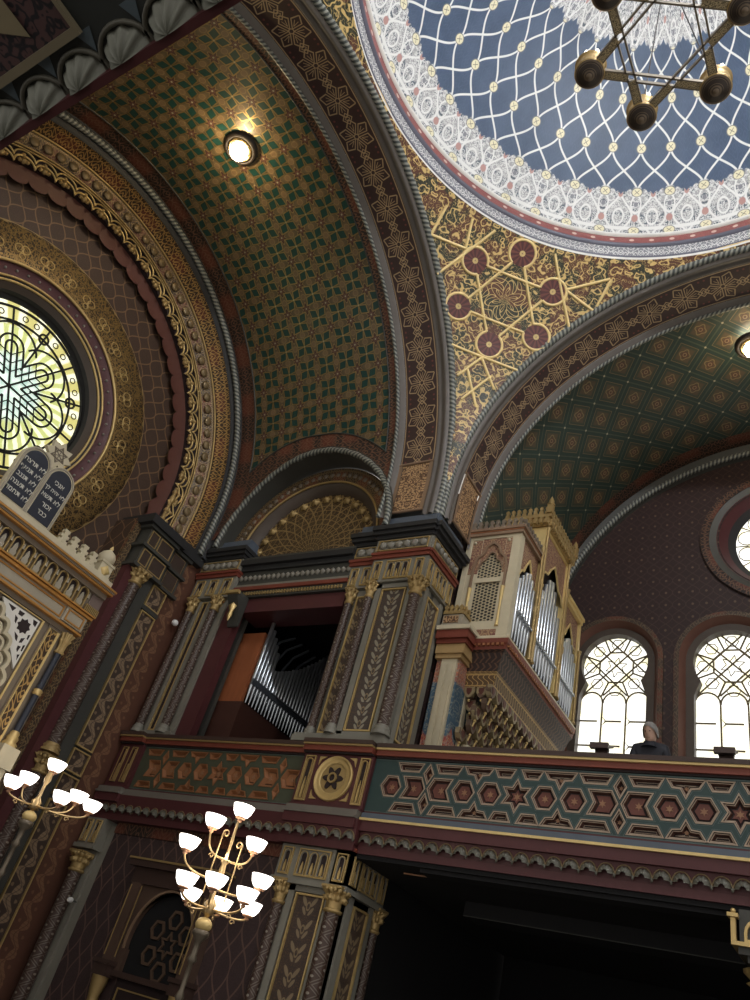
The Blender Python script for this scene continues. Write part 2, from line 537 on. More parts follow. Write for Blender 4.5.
def m_paintwork():
    u, v = uv()
    s = curl(u, v, .7, .16); s2 = scroll(u, v, .34, .2)
    low = 1 - ss(4.85, 4.92, v + .22*ab(esin(u*9)))
    up = ss(5.75, 5.85, v + .25*noise(vec(u, v), 3, 2))
    c = mix(low, (.06, .115, .17), (.33, .06, .05)); c = mix(up, c, (.30, .12, .09))
    c = mix(s*.6, c, (.32, .33, .28))
    return mix(s2*mx(low, up), c, (.55, .24, .12))
def m_screen():
    """pierced screen: dark holes between pale bars"""
    u, v = uv(); s = .075
    p, q = u/s, v/s*1.1
    fx, fy = ab(fract(p) - .5), ab(fract(q + .5*floor(emod(p, 2.))) - .5)
    hole = mx(fx, (fx*.6 + fy))
    return mix(ss(.36, .42, hole), (.012, .010, .008), (.40, .34, .22))

def wood():
    c = objco(); n = noise(c, 3, 4)
    u, v = uv()
    g = noise(vec(u*14, v*1.2), 1, 3)
    return mix(g, (.23, .070, .028), (.33, .11, .045))
M = {}
def mk():
    a = M
    a['gold'] = mat('gilding', color=(.58, .42, .18), metal=.55, rough=.42)
    a['goldd'] = mat('old gilding', color=(.38, .265, .11), metal=.4, rough=.45)
    a['goldp'] = mat('gold paint', color=(.66, .49, .21), metal=.2, rough=.42)
    a['grey'] = mat('grey green paint', color=GREY, rough=.5)
    a['greyd'] = mat('dark grey paint', color=(.050, .050, .044), rough=.5)
    a['stone'] = mat('grey ledge paint', color=(.15, .135, .115), rough=.55)
    a['black'] = mat('black cornice paint', color=(.022, .022, .023), rough=.6)
    a['maroon'] = mat('maroon paint', color=MAROON, rough=.5)
    a['red'] = mat('red paint', color=(.17, .040, .024), rough=.5)
    a['orange'] = mat('orange paint', color=(.26, .10, .042), rough=.5)
    a['blue'] = mat('blue grey paint', color=(.085, .105, .135), rough=.5)
    a['teal'] = mat('teal paint', color=TEAL, rough=.5)
    a['tan'] = mat('tan moulding paint', color=(.23, .15, .095), rough=.5)
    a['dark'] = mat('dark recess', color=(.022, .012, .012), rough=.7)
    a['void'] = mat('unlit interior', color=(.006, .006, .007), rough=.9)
    a['bead'] = mat('grey bead paint', color=(.22, .205, .17), rough=.45)
    a['rope'] = mat('cabled moulding', m_rope, rough=.4)
    a['starvault'] = mat('starred vault painting', m_star_vault, rough=.5)
    a['diavault'] = mat('diamond vault painting', m_diamond_vault, rough=.5)
    a['starband'] = mat('star rosette band', lambda: star_band(.77, .80, (.040, .020, .019), (.36, .26, .15)), rough=.5)
    a['borderband'] = mat('red scroll border', m_band(.42, (.020, .014, .012), (.15, .075, .045), .3), rough=.5)
    a['goldstrip'] = mat('gold carved strip', lambda: (lambda u, v: mix(mx(band(esin(u*30 + 2*esin(v*6.28)), .3), band(ab(v - .5) - .42, .05)), (.10, .055, .02), (.42, .27, .10)))(*uv()))
    a['goldband'] = mat('gold scroll border', m_band(.40, (.045, .024, .012), (.50, .32, .12), .32, 0, .6), rough=.45)
    a['stiltband'] = mat('ochre arabesque', m_band(.55, (.10, .050, .028), (.46, .29, .15), .25, 1), rough=.5)
    a['chain'] = mat('medallion chain', m_band(.30, (.05, .030, .018), (.27, .19, .095), .3, 0, .5), rough=.5)
    a['filigree'] = mat('gold filigree', m_filigree, rough=.45)
    a['tymp'] = mat('tympanum tracery', m_tymp, rough=.45)
    a['eastwall'] = mat('brown lattice wall', m_lattice(.40, .52, (.050, .028, .018), (.17, .10, .05)), rough=.6)
    a['lowwall'] = mat('violet brown lattice wall', m_lattice(.30, .62, (.040, .024, .024), (.115, .068, .055), .035), rough=.6)
    a['northwall'] = mat('dark stencilled wall', m_northwall, rough=.6)
    a['leaf'] = mat('leaf spray panel', m_leaf(.24, (.055, .042, .038), (.27, .245, .185)), rough=.5)
    a['leaf2'] = mat('dim leaf spray panel', m_leaf(.30, (.050, .034, .028), (.22, .165, .10)), rough=.5)
    a['scrollcol'] = mat('cream acanthus scroll', m_acanthus((.052, .034, .026), (.25, .175, .11)), rough=.5)
    a['floral'] = mat('russet floral strip', m_acanthus((.095, .040, .025), (.19, .10, .055), 9.70), rough=.5)
    a['spiral'] = mat('spiral column painting', m_spiral, rough=.4)
    a['pend'] = mat('pendentive arabesque', m_pend, rough=.45)
    a['wheel'] = mat('maroon wheel', m_wheel, rough=.45)
    a['dome'] = mat('dome painting', m_dome, rough=.5, wear=.1)
    a['white'] = mat('white moulding', color=(.70, .68, .63), rough=.45)
    a['ringrelief'] = mat('white relief border', m_ringrelief, rough=.45)
    a['ringred'] = mat('red dotted border', m_ringred, rough=.45)
    a['ringdark'] = mat('dark ring line', color=(.10, .10, .13), rough=.5)
    a['ivory'] = mat('ivory painted wood', color=(.54, .475, .335), rough=.45)
    a['arkbrown'] = mat('ark brown paint', color=(.17, .135, .10), rough=.5)
    a['arkgrey'] = mat('ark stone grey', color=(.34, .30, .23), rough=.5)
    a['tablet'] = mat('slate blue tablet', color=(.022, .026, .040), rough=.4)
    a['text'] = mat('white lettering', color=(.68, .66, .58), rough=.5, wear=0)
    a['iron'] = mat('dark iron', color=(.035, .028, .025), metal=.3, rough=.45)
    a['wood'] = mat('reddish wood', wood, rough=.35)
    a['woodd'] = mat('dark wood', color=(.052, .030, .024), rough=.45)
    a['pipe'] = mat('organ pipe metal', color=(.55, .58, .62), metal=.85, rough=.28)
    a['brass'] = mat('brass', color=(.62, .44, .22), metal=.8, rough=.3)
    a['opal'] = mat('lit opal glass', color=(.9, .88, .84), rough=.3, emit=(1, .93, .84), es=3.2, wear=0)
    a['bulb'] = mat('lit bulb', color=(1, 1, 1), emit=(1, .90, .68), es=30, wear=0)
    a['flame'] = mat('small candle bulb', color=(1, 1, 1), emit=(1, .92, .75), es=7, wear=0)
    a['rose'] = mat('yellow stained glass', m_rose, rough=.3, es=.95, wear=0)
    a['pane'] = mat('pale leaded glass', m_clearglass, rough=.3, es=1.25, wear=0)
    a['lead'] = mat('window lead', color=(.010, .010, .008), rough=.6)
    a['leadp'] = mat('pale window lead', color=(.15, .115, .06), rough=.6)
    a['muq'] = mat('ochre honeycomb paint', m_muq, rough=.5)
    a['paintwork'] = mat('blue and red painted panel', m_paintwork, rough=.5)
    a['screen'] = mat('pierced screen', m_screen, rough=.5)
    a['skin'] = mat('skin', color=(.42, .26, .19), rough=.5)
    a['hair'] = mat('grey hair', color=(.20, .19, .18), rough=.6)
    a['coat'] = mat('dark coat', color=(.012, .013, .020), rough=.7)
    a['scalred'] = mat('maroon red scallop', color=(.095, .030, .019), rough=.5)
    a['splay'] = mat('brown red splay', color=(.15, .070, .050), rough=.5)
    a['chevron'] = mat('chevron border', lambda: (lambda u, v: mix(band(fract(u/.12 + 1.2*ab(v - .5)) - .5, .16), (.030, .016, .013), (.11, .055, .034)))(*uv()))
    a['cove'] = mat('brown grey cove', color=(.125, .110, .098), rough=.5)
    a['brown'] = mat('dark brown reveal', color=(.070, .052, .040), rough=.5)
    a['goldb'] = mat('bright gold line', color=(.86, .66, .30), metal=.1, rough=.4)
    a['winband'] = mat('window border', m_band(.36, (.050, .033, .024), (.125, .085, .05), .3), rough=.5)
    a['gteal'] = mat('dull green strap', color=(.060, .066, .042), rough=.5)
    a['chaingold'] = mat('dim gilt medallion', color=(.20, .145, .075), metal=.3, rough=.45)
    a['floor'] = mat('stone floor', lambda: (lambda u, v: mix(mx(band(fract(u/.6) - .5, .01), band(fract(v/.6) - .5, .01)), (.13, .11, .09), (.05, .04, .035)))(*uv()), rough=.4)
mk()
# heights are measured from the eye of the visitor; the floor lies 1.6 m below (everything is lifted at the end)
CX, CY, A, ZS, YN, XE = -1.1, 4.5, 5.5, 9.3, 10.0, -6.6
FL = -1.6
def one(name, m, fn, parent=None):
    mb = MB(); fn(mb); return mb.build(name, m, parent)

# ---- floor
struct(one('floor', M['floor'], lambda b: b.box(-15, 6, -4, 18, FL-.1, FL)))

# ---- crossing arches: the chancel arch (plane of x) and the gallery arch (plane of y) share one profile
def crossing(axis, c, d, s, a0=0, a1=pi):
    """d = plane of the arch face, s = direction away from the crossing"""
    root = structE('trim_1' if axis == 'x' else 'trim_2')
    z0 = 8.72
    q = dict(z0=z0, a0=a0, a1=a1)
    D = lambda k: d + s*k
    part = lambda n, m, f: one(n, m, f, root)
    part('gilt_edge', M['goldp'], lambda b: arch_tube(b, axis, c, ZS, D(-.01), 5.64, .03, **q))
    part('blue_face', M['blue'], lambda b: sweep(b, axis, c, ZS, [(D(0), 5.64), (D(-.02), 5.56), (D(.03), 5.50)], **q))
    part('cable_moulding', M['rope'], lambda b: arch_tube(b, axis, c, ZS, D(.06), 5.50, .080, n=260, twist=(6, .14), **q))
    part('grey_cove', M['cove'], lambda b: sweep(b, axis, c, ZS, [(D(.10), 5.44), (D(.14), 5.39), (D(.20), 5.38), (D(.22), 5.43), (D(.30), 5.44), (D(.32), 5.40), (D(.36), 5.42)], **q))
    part('star_band', M['starband'], lambda b: sweep(b, axis, c, ZS, [(D(.36), 5.42), (D(1.16), 5.42)], 0, a0=rad(8.5), a1=pi-rad(8.5)))
    part('grey_fillet', M['cove'], lambda b: sweep(b, axis, c, ZS, [(D(1.16), 5.42), (D(1.17), 5.39), (D(1.23), 5.38), (D(1.25), 5.35), (D(1.30), 5.34)], **q))
    part('small_cable', M['rope'], lambda b: arch_tube(b, axis, c, ZS, D(1.32), 5.33, .042, n=260, twist=(8, .14), **q))
    # ochre panels at the foot of the arch
    for sg in (1, -1):
        pts = [(5.415, z0 + .12 + (ZS - z0 - .12)*k/5, 0) for k in range(5)] + [(5.415*cos(t), ZS + 5.415*sin(t), t) for t in [rad(8.3)*k/6 for k in range(7)]]
        def fo(b, k0=.44, k1=1.08, lift=0.):
            rows = []; L = [0]
            for i, (h, z, t) in enumerate(pts):
                if i: L.append(L[-1] + math.dist((h, z), pts[i-1][:2]))
                rows.append([ax(axis, D(k0), c + sg*(h - lift), z), ax(axis, D(k1), c + sg*(h - lift), z)])
            b.grid(rows, lambda i, j: ((k0, k1)[j] - .76, L[i]))
        part('foot_panel', M['stiltband'], fo)
        def fr(b):
            fo(b, .36, .44, .02); fo(b, 1.08, 1.16, .02)
            for h, z, t in (pts[0], pts[-1]):
                q0 = ax(axis, D(.36), c + sg*(h - .01), z); q1 = ax(axis, D(1.16), c + sg*(h - .01), z); b.tube([q0, q1], .03, 6)
            fo(b, .36, .37, .0)
        part('foot_frame', M['tan'], fr)
    return root
crossing('x', CY, XE, -1)
crossing('y', CX, YN, 1)

# ---- chancel vault: a barrel along x cut by a lunette on the north and south
RV, XL, ZL = 5.35, -10.0, 8.5
def zlun(x, r): return max(ZS - .6, ZL + sqrt(max(0, r*r - (x - XL)**2)))
def th_at(z): return math.asin(max(-.99, min(1, (z - ZS)/RV)))
def strip(b, x0, x1, flo, fhi, nx, nt, R=RV):
    rows = []; us = []
    for i in range(nx+1):
        x = x0 + (x1-x0)*i/nx; a, e = flo(x), fhi(x); row = []; ur = []
        for j in range(nt+1):
            t = a + (e-a)*j/nt
            row.append(V((x, CY + R*cos(t), ZS + R*sin(t)))); ur.append((R*t, x))
        rows.append(row); us.append(ur)
    b.grid(rows, lambda i, j: us[i][j])
va = structE('vault_ceiling')
lo = lambda x: th_at(zlun(x, 2.70 + .22*max(0., (XL - x)/2)))
one('starred_vault', M['starvault'], lambda b: strip(b, -12.05, -8.15, lo, lambda x: pi - lo(x), 48, 90), va)
lo2 = lambda x: th_at(zlun(x, 2.38))
def vborder(b):
    for f1, f2 in ((lo2, lo), (lambda x: pi - lo(x), lambda x: pi - lo2(x))): strip(b, -12.05, -8.15, f1, f2, 48, 4)
    for x0, x1 in ((-8.15, -7.90), (-12.6, -12.05)): strip(b, x0, x1, lo2, lambda x: pi - lo2(x), 6, 90)
one('vault_border', M['borderband'], vborder, va)
def vline(b):
    for sg in (1, -1):
        pts = []
        for x, zz in [(-8.15, None)] + [(-8.15 - 3.9*i/40, None) for i in range(41)]:
            t = lo(x); pts.append((x, CY + sg*(RV-.01)*cos(t), ZS + (RV-.01)*sin(t)))
        b.tube(pts[1:], .018, 6)
    for x in (-8.15, -12.05):
        a = lo(x); b.tube([(x, CY + (RV-.01)*cos(t), ZS + (RV-.01)*sin(t)) for t in [a + (pi-2*a)*k/60 for k in range(61)]], .018, 6)
one('vault_line', M['greyd'], vline, va)

# ---- lunette above the organ opening
def lun_curve(r, sg=1, n=60):
    out = []
    for k in range(n+1):
        a = pi*k/n; x = XL + r*cos(a); z = ZL + r*sin(a)
        y = CY + sg*(sqrt(max(0, RV*RV - (z-ZS)**2)) if z > ZS else RV)
        out.append(V((x, y, z)))
    return out
lu = structE('trim_3')
YW = 10.24
one('lunette_cable', M['rope'], lambda b: b.tube(lun_curve(2.30), .065, 8, twist=(6, .14)), lu)
def lsoff(b):
    c = lun_curve(2.25); c2 = [V((p.x, YW, p.z)) for p in c]
    b.grid([[p, q] for p, q in zip(c, c2)])
    c = lun_curve(2.40); c3 = lun_curve(2.28)
    b.grid([[p, q] for p, q in zip(c, c3)])
one('lunette_soffit', M['greyd'], lsoff, lu)
one('lunette_chain', M['chain'], lambda b: sweep(b, 'y', XL, ZL, [(YW-.02, 2.24), (YW, 1.86)]), lu)
def lbeads(b):
    n = 36
    for k in range(n):
        a = pi*(k+.5)/n; b.ball((XL + 2.05*cos(a), YW-.01, ZL + 2.05*sin(a)), .065, 8, sq=(1, .4, 1))
one('lunette_bead_row', M['arkbrown'], lbeads, lu)
one('lunette_line', M['goldd'], lambda b: arch_tube(b, 'y', XL, ZL, YW-.02, 1.84, .028, n=60), lu)
one('lunette_cove', M['brown'], lambda b: sweep(b, 'y', XL, ZL, [(YW, 1.84), (YW+.06, 1.70), (YW+.20, 1.62)]), lu)
def tymp(b):
    rows = [[V((XL + r*cos(pi*k/48), YW+.20, ZL + r*sin(pi*k/48))) for r in (.01, .3, .6, .9, 1.2, 1.45, 1.64)] for k in range(49)]
    rs = (.01, .3, .6, .9, 1.2, 1.45, 1.64)
    b.grid(rows, lambda i, j: (pi*i/48, rs[j]))
one('tympanum', M['tymp'], tymp, lu)
def lros(b):
    for k in range(15):
        a = pi*(k+.5)/15; b.lathe((XL + 1.50*cos(a), YW+.20, ZL + 1.50*sin(a)), [(.10, 0), (.10, .03), (.05, .05), (.03, .08)], 12, lobes=6, amp=.2, axis=(0,-1,0))
one('lunette_rosettes', M['goldd'], lros, lu)

# ---- gallery vault beyond the north arch
vb = structE('vault_ceiling')
def nstrip(b, y0, y1, a, e, ny, nt, RV=5.5):
    rows = [[V((CX + RV*cos(a + (e-a)*j/nt), y0 + (y1-y0)*i/ny, ZS + RV*sin(a + (e-a)*j/nt))) for j in range(nt+1)] for i in range(ny+1)]
    b.grid(rows, lambda i, j: (RV*(a + (e-a)*j/nt), y0 + (y1-y0)*i/ny))
one('diamond_vault', M['diavault'], lambda b: nstrip(b, 11.42, 15.35, 0, pi, 6, 110), vb)
one('vault_border', M['borderband'], lambda b: (nstrip(b, 15.35, 15.8, 0, pi, 1, 110), nstrip(b, 11.25, 11.42, 0, pi, 1, 110)), vb)
one('north_cable', M['rope'], lambda b: arch_tube(b, 'y', CX, ZS-.18, 15.86, 5.42, .075, n=260, twist=(6, .14)), vb)
one('north_cove', M['greyd'], lambda b: sweep(b, 'y', CX, ZS-.2, [(15.8, 5.95), (15.8, 5.45), (15.88, 5.38), (16.05, 5.34)]), vb)

# ---- pendentive with its gilt tracery
RS = A*sqrt(2); SCN = V((CX, CY, ZS))
def on_sphere(p, q, lift=0.):
    """p, q: flat coordinates of the tangent picture of the north-east pendentive"""
    e1 = V((1, 1, 0)).normalized(); el = rad(35.09)
    n = V((-cos(el)/sqrt(2), cos(el)/sqrt(2), sin(el))); e2 = n.cross(e1)
    if e2.z < 0: e2 = -e2
    h = sqrt(max(0, RS*RS - p*p - q*q))
    return SCN + (e1*p + e2*q + n*h)*((RS - lift)/RS), (e1, e2)
_, (PE1, PE2) = on_sphere(0, 0)
def pend_grid(b, az0):
    rows = []; us = []
    for i in range(61):
        f = -pi/4 + pi/2*i/60; row = []; ur = []
        bd = A/cos(f)*1.0 if abs(f) <= pi/4 else A
        bd = A/max(cos(pi/4 - abs(f)), .7072)
        bd = A/max(abs(cos(az0+f)), abs(sin(az0+f)))
        for j in range(25):
            rr = 5.46 + (max(bd, 5.47) - 5.46)*j/24
            p = V((rr*cos(az0+f), rr*sin(az0+f), sqrt(max(0, RS*RS - rr*rr)))); row.append(SCN + p)
            ur.append((p.dot(PE1), p.dot(PE2)))
        rows.append(row); us.append(ur)
    b.grid(rows, lambda i, j: us[i][j])
pe = structE('pendentive_ceiling')
one('pendentive_field', M['pend'], lambda b: pend_grid(b, rad(135)), pe)
def seg(a, c, n=10): return [(a[0] + (c[0]-a[0])*k/n, a[1] + (c[1]-a[1])*k/n) for k in range(n+1)]
def strap(b, pts, w=.035, m=0):
    b.tube([on_sphere(p, q, .0)[0] for p, q in pts], w, 6, m)
LR = 1.06; lob = [(LR*cos(rad(30+60*k)), LR*sin(rad(30+60*k))) for k in range(6)]
def ptrace(b):
    for k in range(6):
        # the two triangles of the star, stopping at the lobes
        p, q = lob[k], lob[(k+2) % 6]
        d = V(q) - V(p); u = d.normalized()
        strap(b, seg(V(p) + u*.29, V(q) - u*.29, 12), .033)
        c = lob[k]; a0 = atan2(c[1], c[0])
        strap(b, [(c[0] + .29*cos(a0 + t), c[1] + .29*sin(a0 + t)) for t in [rad(-150 + 300*j/24) for j in range(25)]], .034)
    # the great hexagon and the lines that run on into the corners
    for a, c in (((-1.60, -.08), (-.74, 1.28)), ((.66, 1.30), (1.54, -.12)), ((-.80, -1.38), (.78, -1.38)),
                 ((-1.21, .68), (-2.02, .62)), ((-1.21, .68), (-1.30, 1.30)), ((1.16, .66), (1.95, 1.16)), ((1.16, .66), (1.86, .42)),
                 ((-.06, -1.40), (-.44, -1.98)), ((-.06, -1.40), (.42, -1.98)), ((-.30, -1.72), (.16, -2.50)), ((.26, -1.72), (-.20, -2.45)),
                 ((-2.02, .62), (-1.92, 1.30)), ((1.90, .52), (1.98, 1.16))):
        strap(b, seg(a, c, 10), .034)
one('gilt_tracery', M['goldb'], ptrace, pe)
def pwheel(b):
    for c in lob:
        n = 20; rows = []; us = []
        for i in range(n+1):
            a = 2*pi*i/n
            rows.append([on_sphere(c[0] + r*cos(a), c[1] + r*sin(a), .012)[0] for r in (.002, .13, .275)])
            us.append([(r*cos(a), r*sin(a)) for r in (.002, .13, .275)])
        b.grid(rows, lambda i, j: us[i][j])
one('maroon_wheels', M['wheel'], pwheel, pe)
# the neighbouring pendentives (only their edges come into view from beside this spot)
for az in (45, 225, 315): one('pendentive_field', M['pend'], lambda b: pend_grid(b, rad(az)), pe)

# ---- dome
dm = structE('dome_ceiling')
ZD, RD = 15.0, 5.5
def ringp(name, m, prof, n=128):
    def f(b):
        vs = [0]
        for i in range(1, len(prof)): vs.append(vs[-1] + math.dist(prof[i], prof[i-1]))
        rows = [[V((CX + r*cos(2*pi*k/n), CY + r*sin(2*pi*k/n), z)) for r, z in prof] for k in range(n+1)]
        b.grid(rows, lambda i, j: (2*pi*i/n*5.5, vs[j]))
    return one(name, m, f, dm)
ringp('gilt_ring', M['goldp'], [(5.66, 14.70), (5.60, 14.74), (5.58, 14.80)])
ringp('ring_moulding', M['white'], [(5.58, 14.80), (5.50, 14.84), (5.47, 14.92), (5.49, 14.96)])
ringp('ring_line', M['ringdark'], [(5.49, 14.96), (5.47, 15.00)])
ringp('relief_border', M['ringrelief'], [(5.47, 15.00), (5.47, 15.30)])
ringp('dark_line', M['ringdark'], [(5.47, 15.30), (5.41, 15.33), (5.42, 15.40)])
ringp('red_border', M['ringred'], [(5.42, 15.40), (5.455, 15.66)])
ringp('upper_moulding', M['white'], [(5.455, 15.66), (5.40, 15.68), (5.40, 15.74), (5.44, 15.76)])
def domef(b):
    n, k = 184, 48; rows = []; us = []
    for i in range(n+1):
        az = 2*pi*i/n; row = []; ur = []
        for j in range(k+1):
            el = rad(7.9 + (89.5-7.9)*j/k)
            row.append(V((CX + RD*cos(el)*cos(az), CY + RD*cos(el)*sin(az), ZD + RD*sin(el))))
            ur.append((46*i/n + .225 - .45, (math.degrees(el) - 20.9)/11.7))
        rows.append(row); us.append(ur)
    b.grid(rows, lambda i, j: us[i][j])
one('painted_dome', M['dome'], domef, dm)

# ---- chancel end wall: stepped rings round the rose window
ew = structE('wall_east')
ZE = 9.2
P = lambda n, m, f: one(n, m, f, ew)
P('end_cable', M['rope'], lambda b: arch_tube(b, 'x', CY, ZS, -12.50, 5.19, .070, n=260, twist=(6, .14), z0=8.2))
P('black_cove', M['black'], lambda b: sweep(b, 'x', CY, ZE, [(-12.5, 5.75), (-12.5, 5.3), (-12.60, 5.2), (-12.62, 5.10)], z0=8.2))
P('scroll_ring', M['goldband'], lambda b: sweep(b, 'x', CY, ZE, [(-12.62, 5.10), (-12.78, 5.06), (-12.95, 4.96)], z0=8.2))
P('gilt_ring', M['goldd'], lambda b: arch_tube(b, 'x', CY, ZE, -12.97, 4.92, .028, z0=8.2))
P('chain_ring', M['chain'], lambda b: sweep(b, 'x', CY, ZE, [(-12.98, 4.94), (-13.0, 4.88), (-13.14, 4.64)], z0=8.2))
def chd(b):
    for h, z, ch, cz in arch_path(CY, ZE, 4.77, 8.2, 48):
        b.ball((-13.05, h, z), .12, 10, sq=(.4, 1, 1))
P('medallion_row', M['chaingold'], chd)
P('fluted_ring', M['goldd'], lambda b: [arch_tube(b, 'x', CY, ZE, -13.14 - k*.02, 4.62 - k*.05, .02, z0=8.2) for k in range(2)])
NS = 28
def scal_tubes(b):
    for rad0, amp, d, rt in ((4.38, .18, -13.20, .022), (4.26, .19, -13.22, .026)):
        pts = []
        st = arch_path(CY, ZE, rad0, 8.2, 700); L = 8.2 - ZE; pr = None
        for h, z, ch, cz in st:
            if pr: L += math.dist((h, z), pr)
            pr = (h, z); dr = amp*lobe(NS*L/rad0/pi)
            pts.append((d, h + dr*ch, z + dr*cz))
        b.tube(pts, rt, 5)
P('gilt_scallops', M['gold'], scal_tubes)
P('scallop_field', M['dark'], lambda b: sweep(b, 'x', CY, ZE, [(-13.16, 4.60), (-13.24, 4.56), (-13.26, 4.24)], z0=8.2, n=700, scal=(NS/pi/4.60, .12), off=8.2 - ZE))
def crock(b):
    st = arch_path(CY, ZE, 4.34, 8.2, 400); L = 8.2 - ZE; pr = None; nx = 4.34*pi*.5/NS - 8*4.34*pi/NS
    for h, z, ch, cz in st:
        if pr: L += math.dist((h, z), pr)
        pr = (h, z)
        if L >= nx:
            nx += 4.34*pi/NS; b.ball((-13.22, h, z), .07, 8); b.ball((-13.22, h + .13*ch, z + .13*cz), .05, 8)
            b.ball((-13.22, h + .09*cz, z - .09*ch), .05, 6); b.ball((-13.22, h - .09*cz, z + .09*ch), .05, 6)
P('gilt_fleurons', M['goldd'], crock)
P('maroon_scallops', M['scalred'], lambda b: sweep(b, 'x', CY, ZE, [(-13.38, 4.34), (-13.42, 4.20), (-13.44, 4.10)], z0=8.2, n=700, scal=(NS/pi/4.34, -.14), off=8.2 - ZE))
P('leak_stop_ring', M['black'], lambda b: sweep(b, 'x', CY, ZE, [(-12.62, 5.35), (-13.75, 5.05), (-13.75, 4.2)], z0=8.2))  # unseen backing ring, added to stop light leaking between the mouldings
P('scallop_reveal', M['dark'], lambda b: sweep(b, 'x', CY, ZE, [(-13.26, 4.34), (-13.60, 4.30)], z0=8.2))
ZR = 8.97
def ewf(b):
    # wall pierced by the round window
    n = 96; rows = []
    for k in range(n+1):
        a = 2*pi*k/n; c, s = cos(a), sin(a)
        t = min(5.0/max(abs(c), 1e-6), (5.4 if s > 0 else 10.57)/max(abs(s), 1e-6))
        rows.append([V((-13.6, CY + 2.0*c, ZR + 2.0*s)), V((-13.6, CY + (2.0 + t)/2*c, ZR + (2.0+t)/2*s)), V((-13.6, CY + t*c, ZR + t*s))])
    b.grid(rows, lambda i, j: (rows[i][j].y, rows[i][j].z))
P('lattice_field', M['eastwall'], ewf)
full = dict(a0=-pi, a1=pi)
def ringx(name, m, prof, n=96): return P(name, m, lambda b: sweep(b, 'x', CY, ZR, prof, n=n, **full))
ringx('filigree_ring', M['filigree'], [(-13.60, 3.27), (-13.56, 3.26), (-13.55, 2.44)])
P('filigree_edge', M['goldd'], lambda b: sweep(b, 'x', CY, ZR, [(-13.56, 3.30), (-13.55, 3.22)], n=360, scal=(2.6, .06), **full))
def hearts(b):
    for k in range(30):
        a = 2*pi*k/30
        for da, dr, r in ((-.026, .13, .095), (.026, .13, .095), (0, -.03, .065)):
            c, s = cos(a+da), sin(a+da); rr = 2.66 + dr
            b.tube([(-13.54, CY + rr*c + r*cos(t), ZR + rr*s + r*sin(t)) for t in [2*pi*j/10 for j in range(10)]], .013, 4, closed=True)
P('heart_chain', M['gold'], hearts)
P('gilt_circle', M['gold'], lambda b: arch_tube(b, 'x', CY, ZR, -13.50, 2.42, .035, n=120, **full))
ringx('purple_ring', M['maroon'], [(-13.52, 2.42), (-13.56, 2.36), (-13.58, 2.14)])
def pdots(b):
    for k in range(56):
        a = 2*pi*k/56; b.ball((-13.55, CY + 2.27*cos(a), ZR + 2.27*sin(a)), .030, 8)
P('pearl_row', M['bead'], pdots)
P('gilt_circle', M['gold'], lambda b: (arch_tube(b, 'x', CY, ZR, -13.55, 2.11, .026, n=120, **full), arch_tube(b, 'x', CY, ZR, -13.58, 2.03, .026, n=120, **full)))
ringx('dark_groove', M['black'], [(-13.56, 2.13), (-13.60, 2.02)])
ringx('window_reveal', M['brown'], [(-13.60, 2.0), (-13.66, 1.93), (-13.70, 1.88)])
P('window_splay', M['black'], lambda b: (sweep(b, 'x', CY, ZR, [(-13.70, 1.88), (-13.78, 1.84)], n=96, **full), sweep(b, 'x', CY + .06, ZR, [(-13.78, 1.90), (-13.92, 1.76)], n=96, **full)))

# ---- rose window
w1 = structE('window_1')
CW = CY + .12
def rosep(b):
    n = 64; rs = (.005, .4, .8, 1.2, 1.84)
    rows = [[V((-13.90, CW + r*cos(2*pi*k/n), ZR + r*sin(2*pi*k/n))) for r in rs] for k in range(n+1)]
    b.grid(rows, lambda i, j: (rs[j]*cos(2*pi*i/n), rs[j]*sin(2*pi*i/n)), smooth=False)
one('glass', M['rose'], rosep, w1)
def roselead(b):
    X = -13.875; t = .024
    cir = lambda cy, cz, r, a0=0, a1=2*pi, n=28, k=t: b.tube([(X, CW + cy + r*cos(a0 + (a1-a0)*j/n), ZR + cz + r*sin(a0 + (a1-a0)*j/n)) for j in range(n+1)], k, 5)
    ln = lambda a, c, k=t: b.tube([(X, CW + a[0], ZR + a[1]), (X, CW + c[0], ZR + c[1])], k, 5)
    cir(0, 0, 1.40, n=64, k=.026); cir(0, 0, 1.70, n=64, k=.03)
    for k in range(6):
        a = rad(60*k); d = (cos(a), sin(a)); q = (-sin(a), cos(a))
        pt = lambda r, s: (d[0]*r + q[0]*s, d[1]*r + q[1]*s)
        ln((0, 0), pt(1.70, 0))
        # three nested arches at the end of each arm
        for w, r0 in ((.13, .84), (.27, .84)):
            for s in (-w, w): ln(pt(abs(s)*1.7, s), pt(r0, s))
            cc = pt(r0, 0); cir(cc[0], cc[1], w, a - pi/2, a + pi/2, 16)
        cc = pt(.80, 0); cir(cc[0], cc[1], .56, a - rad(93), a + rad(93), 24)
        for m_ in (.30, .48, .66):
            for s in (-1, 1):
                e = pt(m_, 0); g = pt(m_ + .16, s*.27); ln(e, g, .013)
        a2 = a + pi/6; ln((cos(a2)*.46, sin(a2)*.46), (cos(a2)*1.70, sin(a2)*1.70))
        cir(cos(a2)*1.42, sin(a2)*1.42, .11, n=14)
    for k in range(36):
        a = 2*pi*k/36; 
        if k % 3: cir(1.55*cos(a), 1.55*sin(a), .06, n=10, k=.012)
one('lead', M['lead'], roselead, w1)

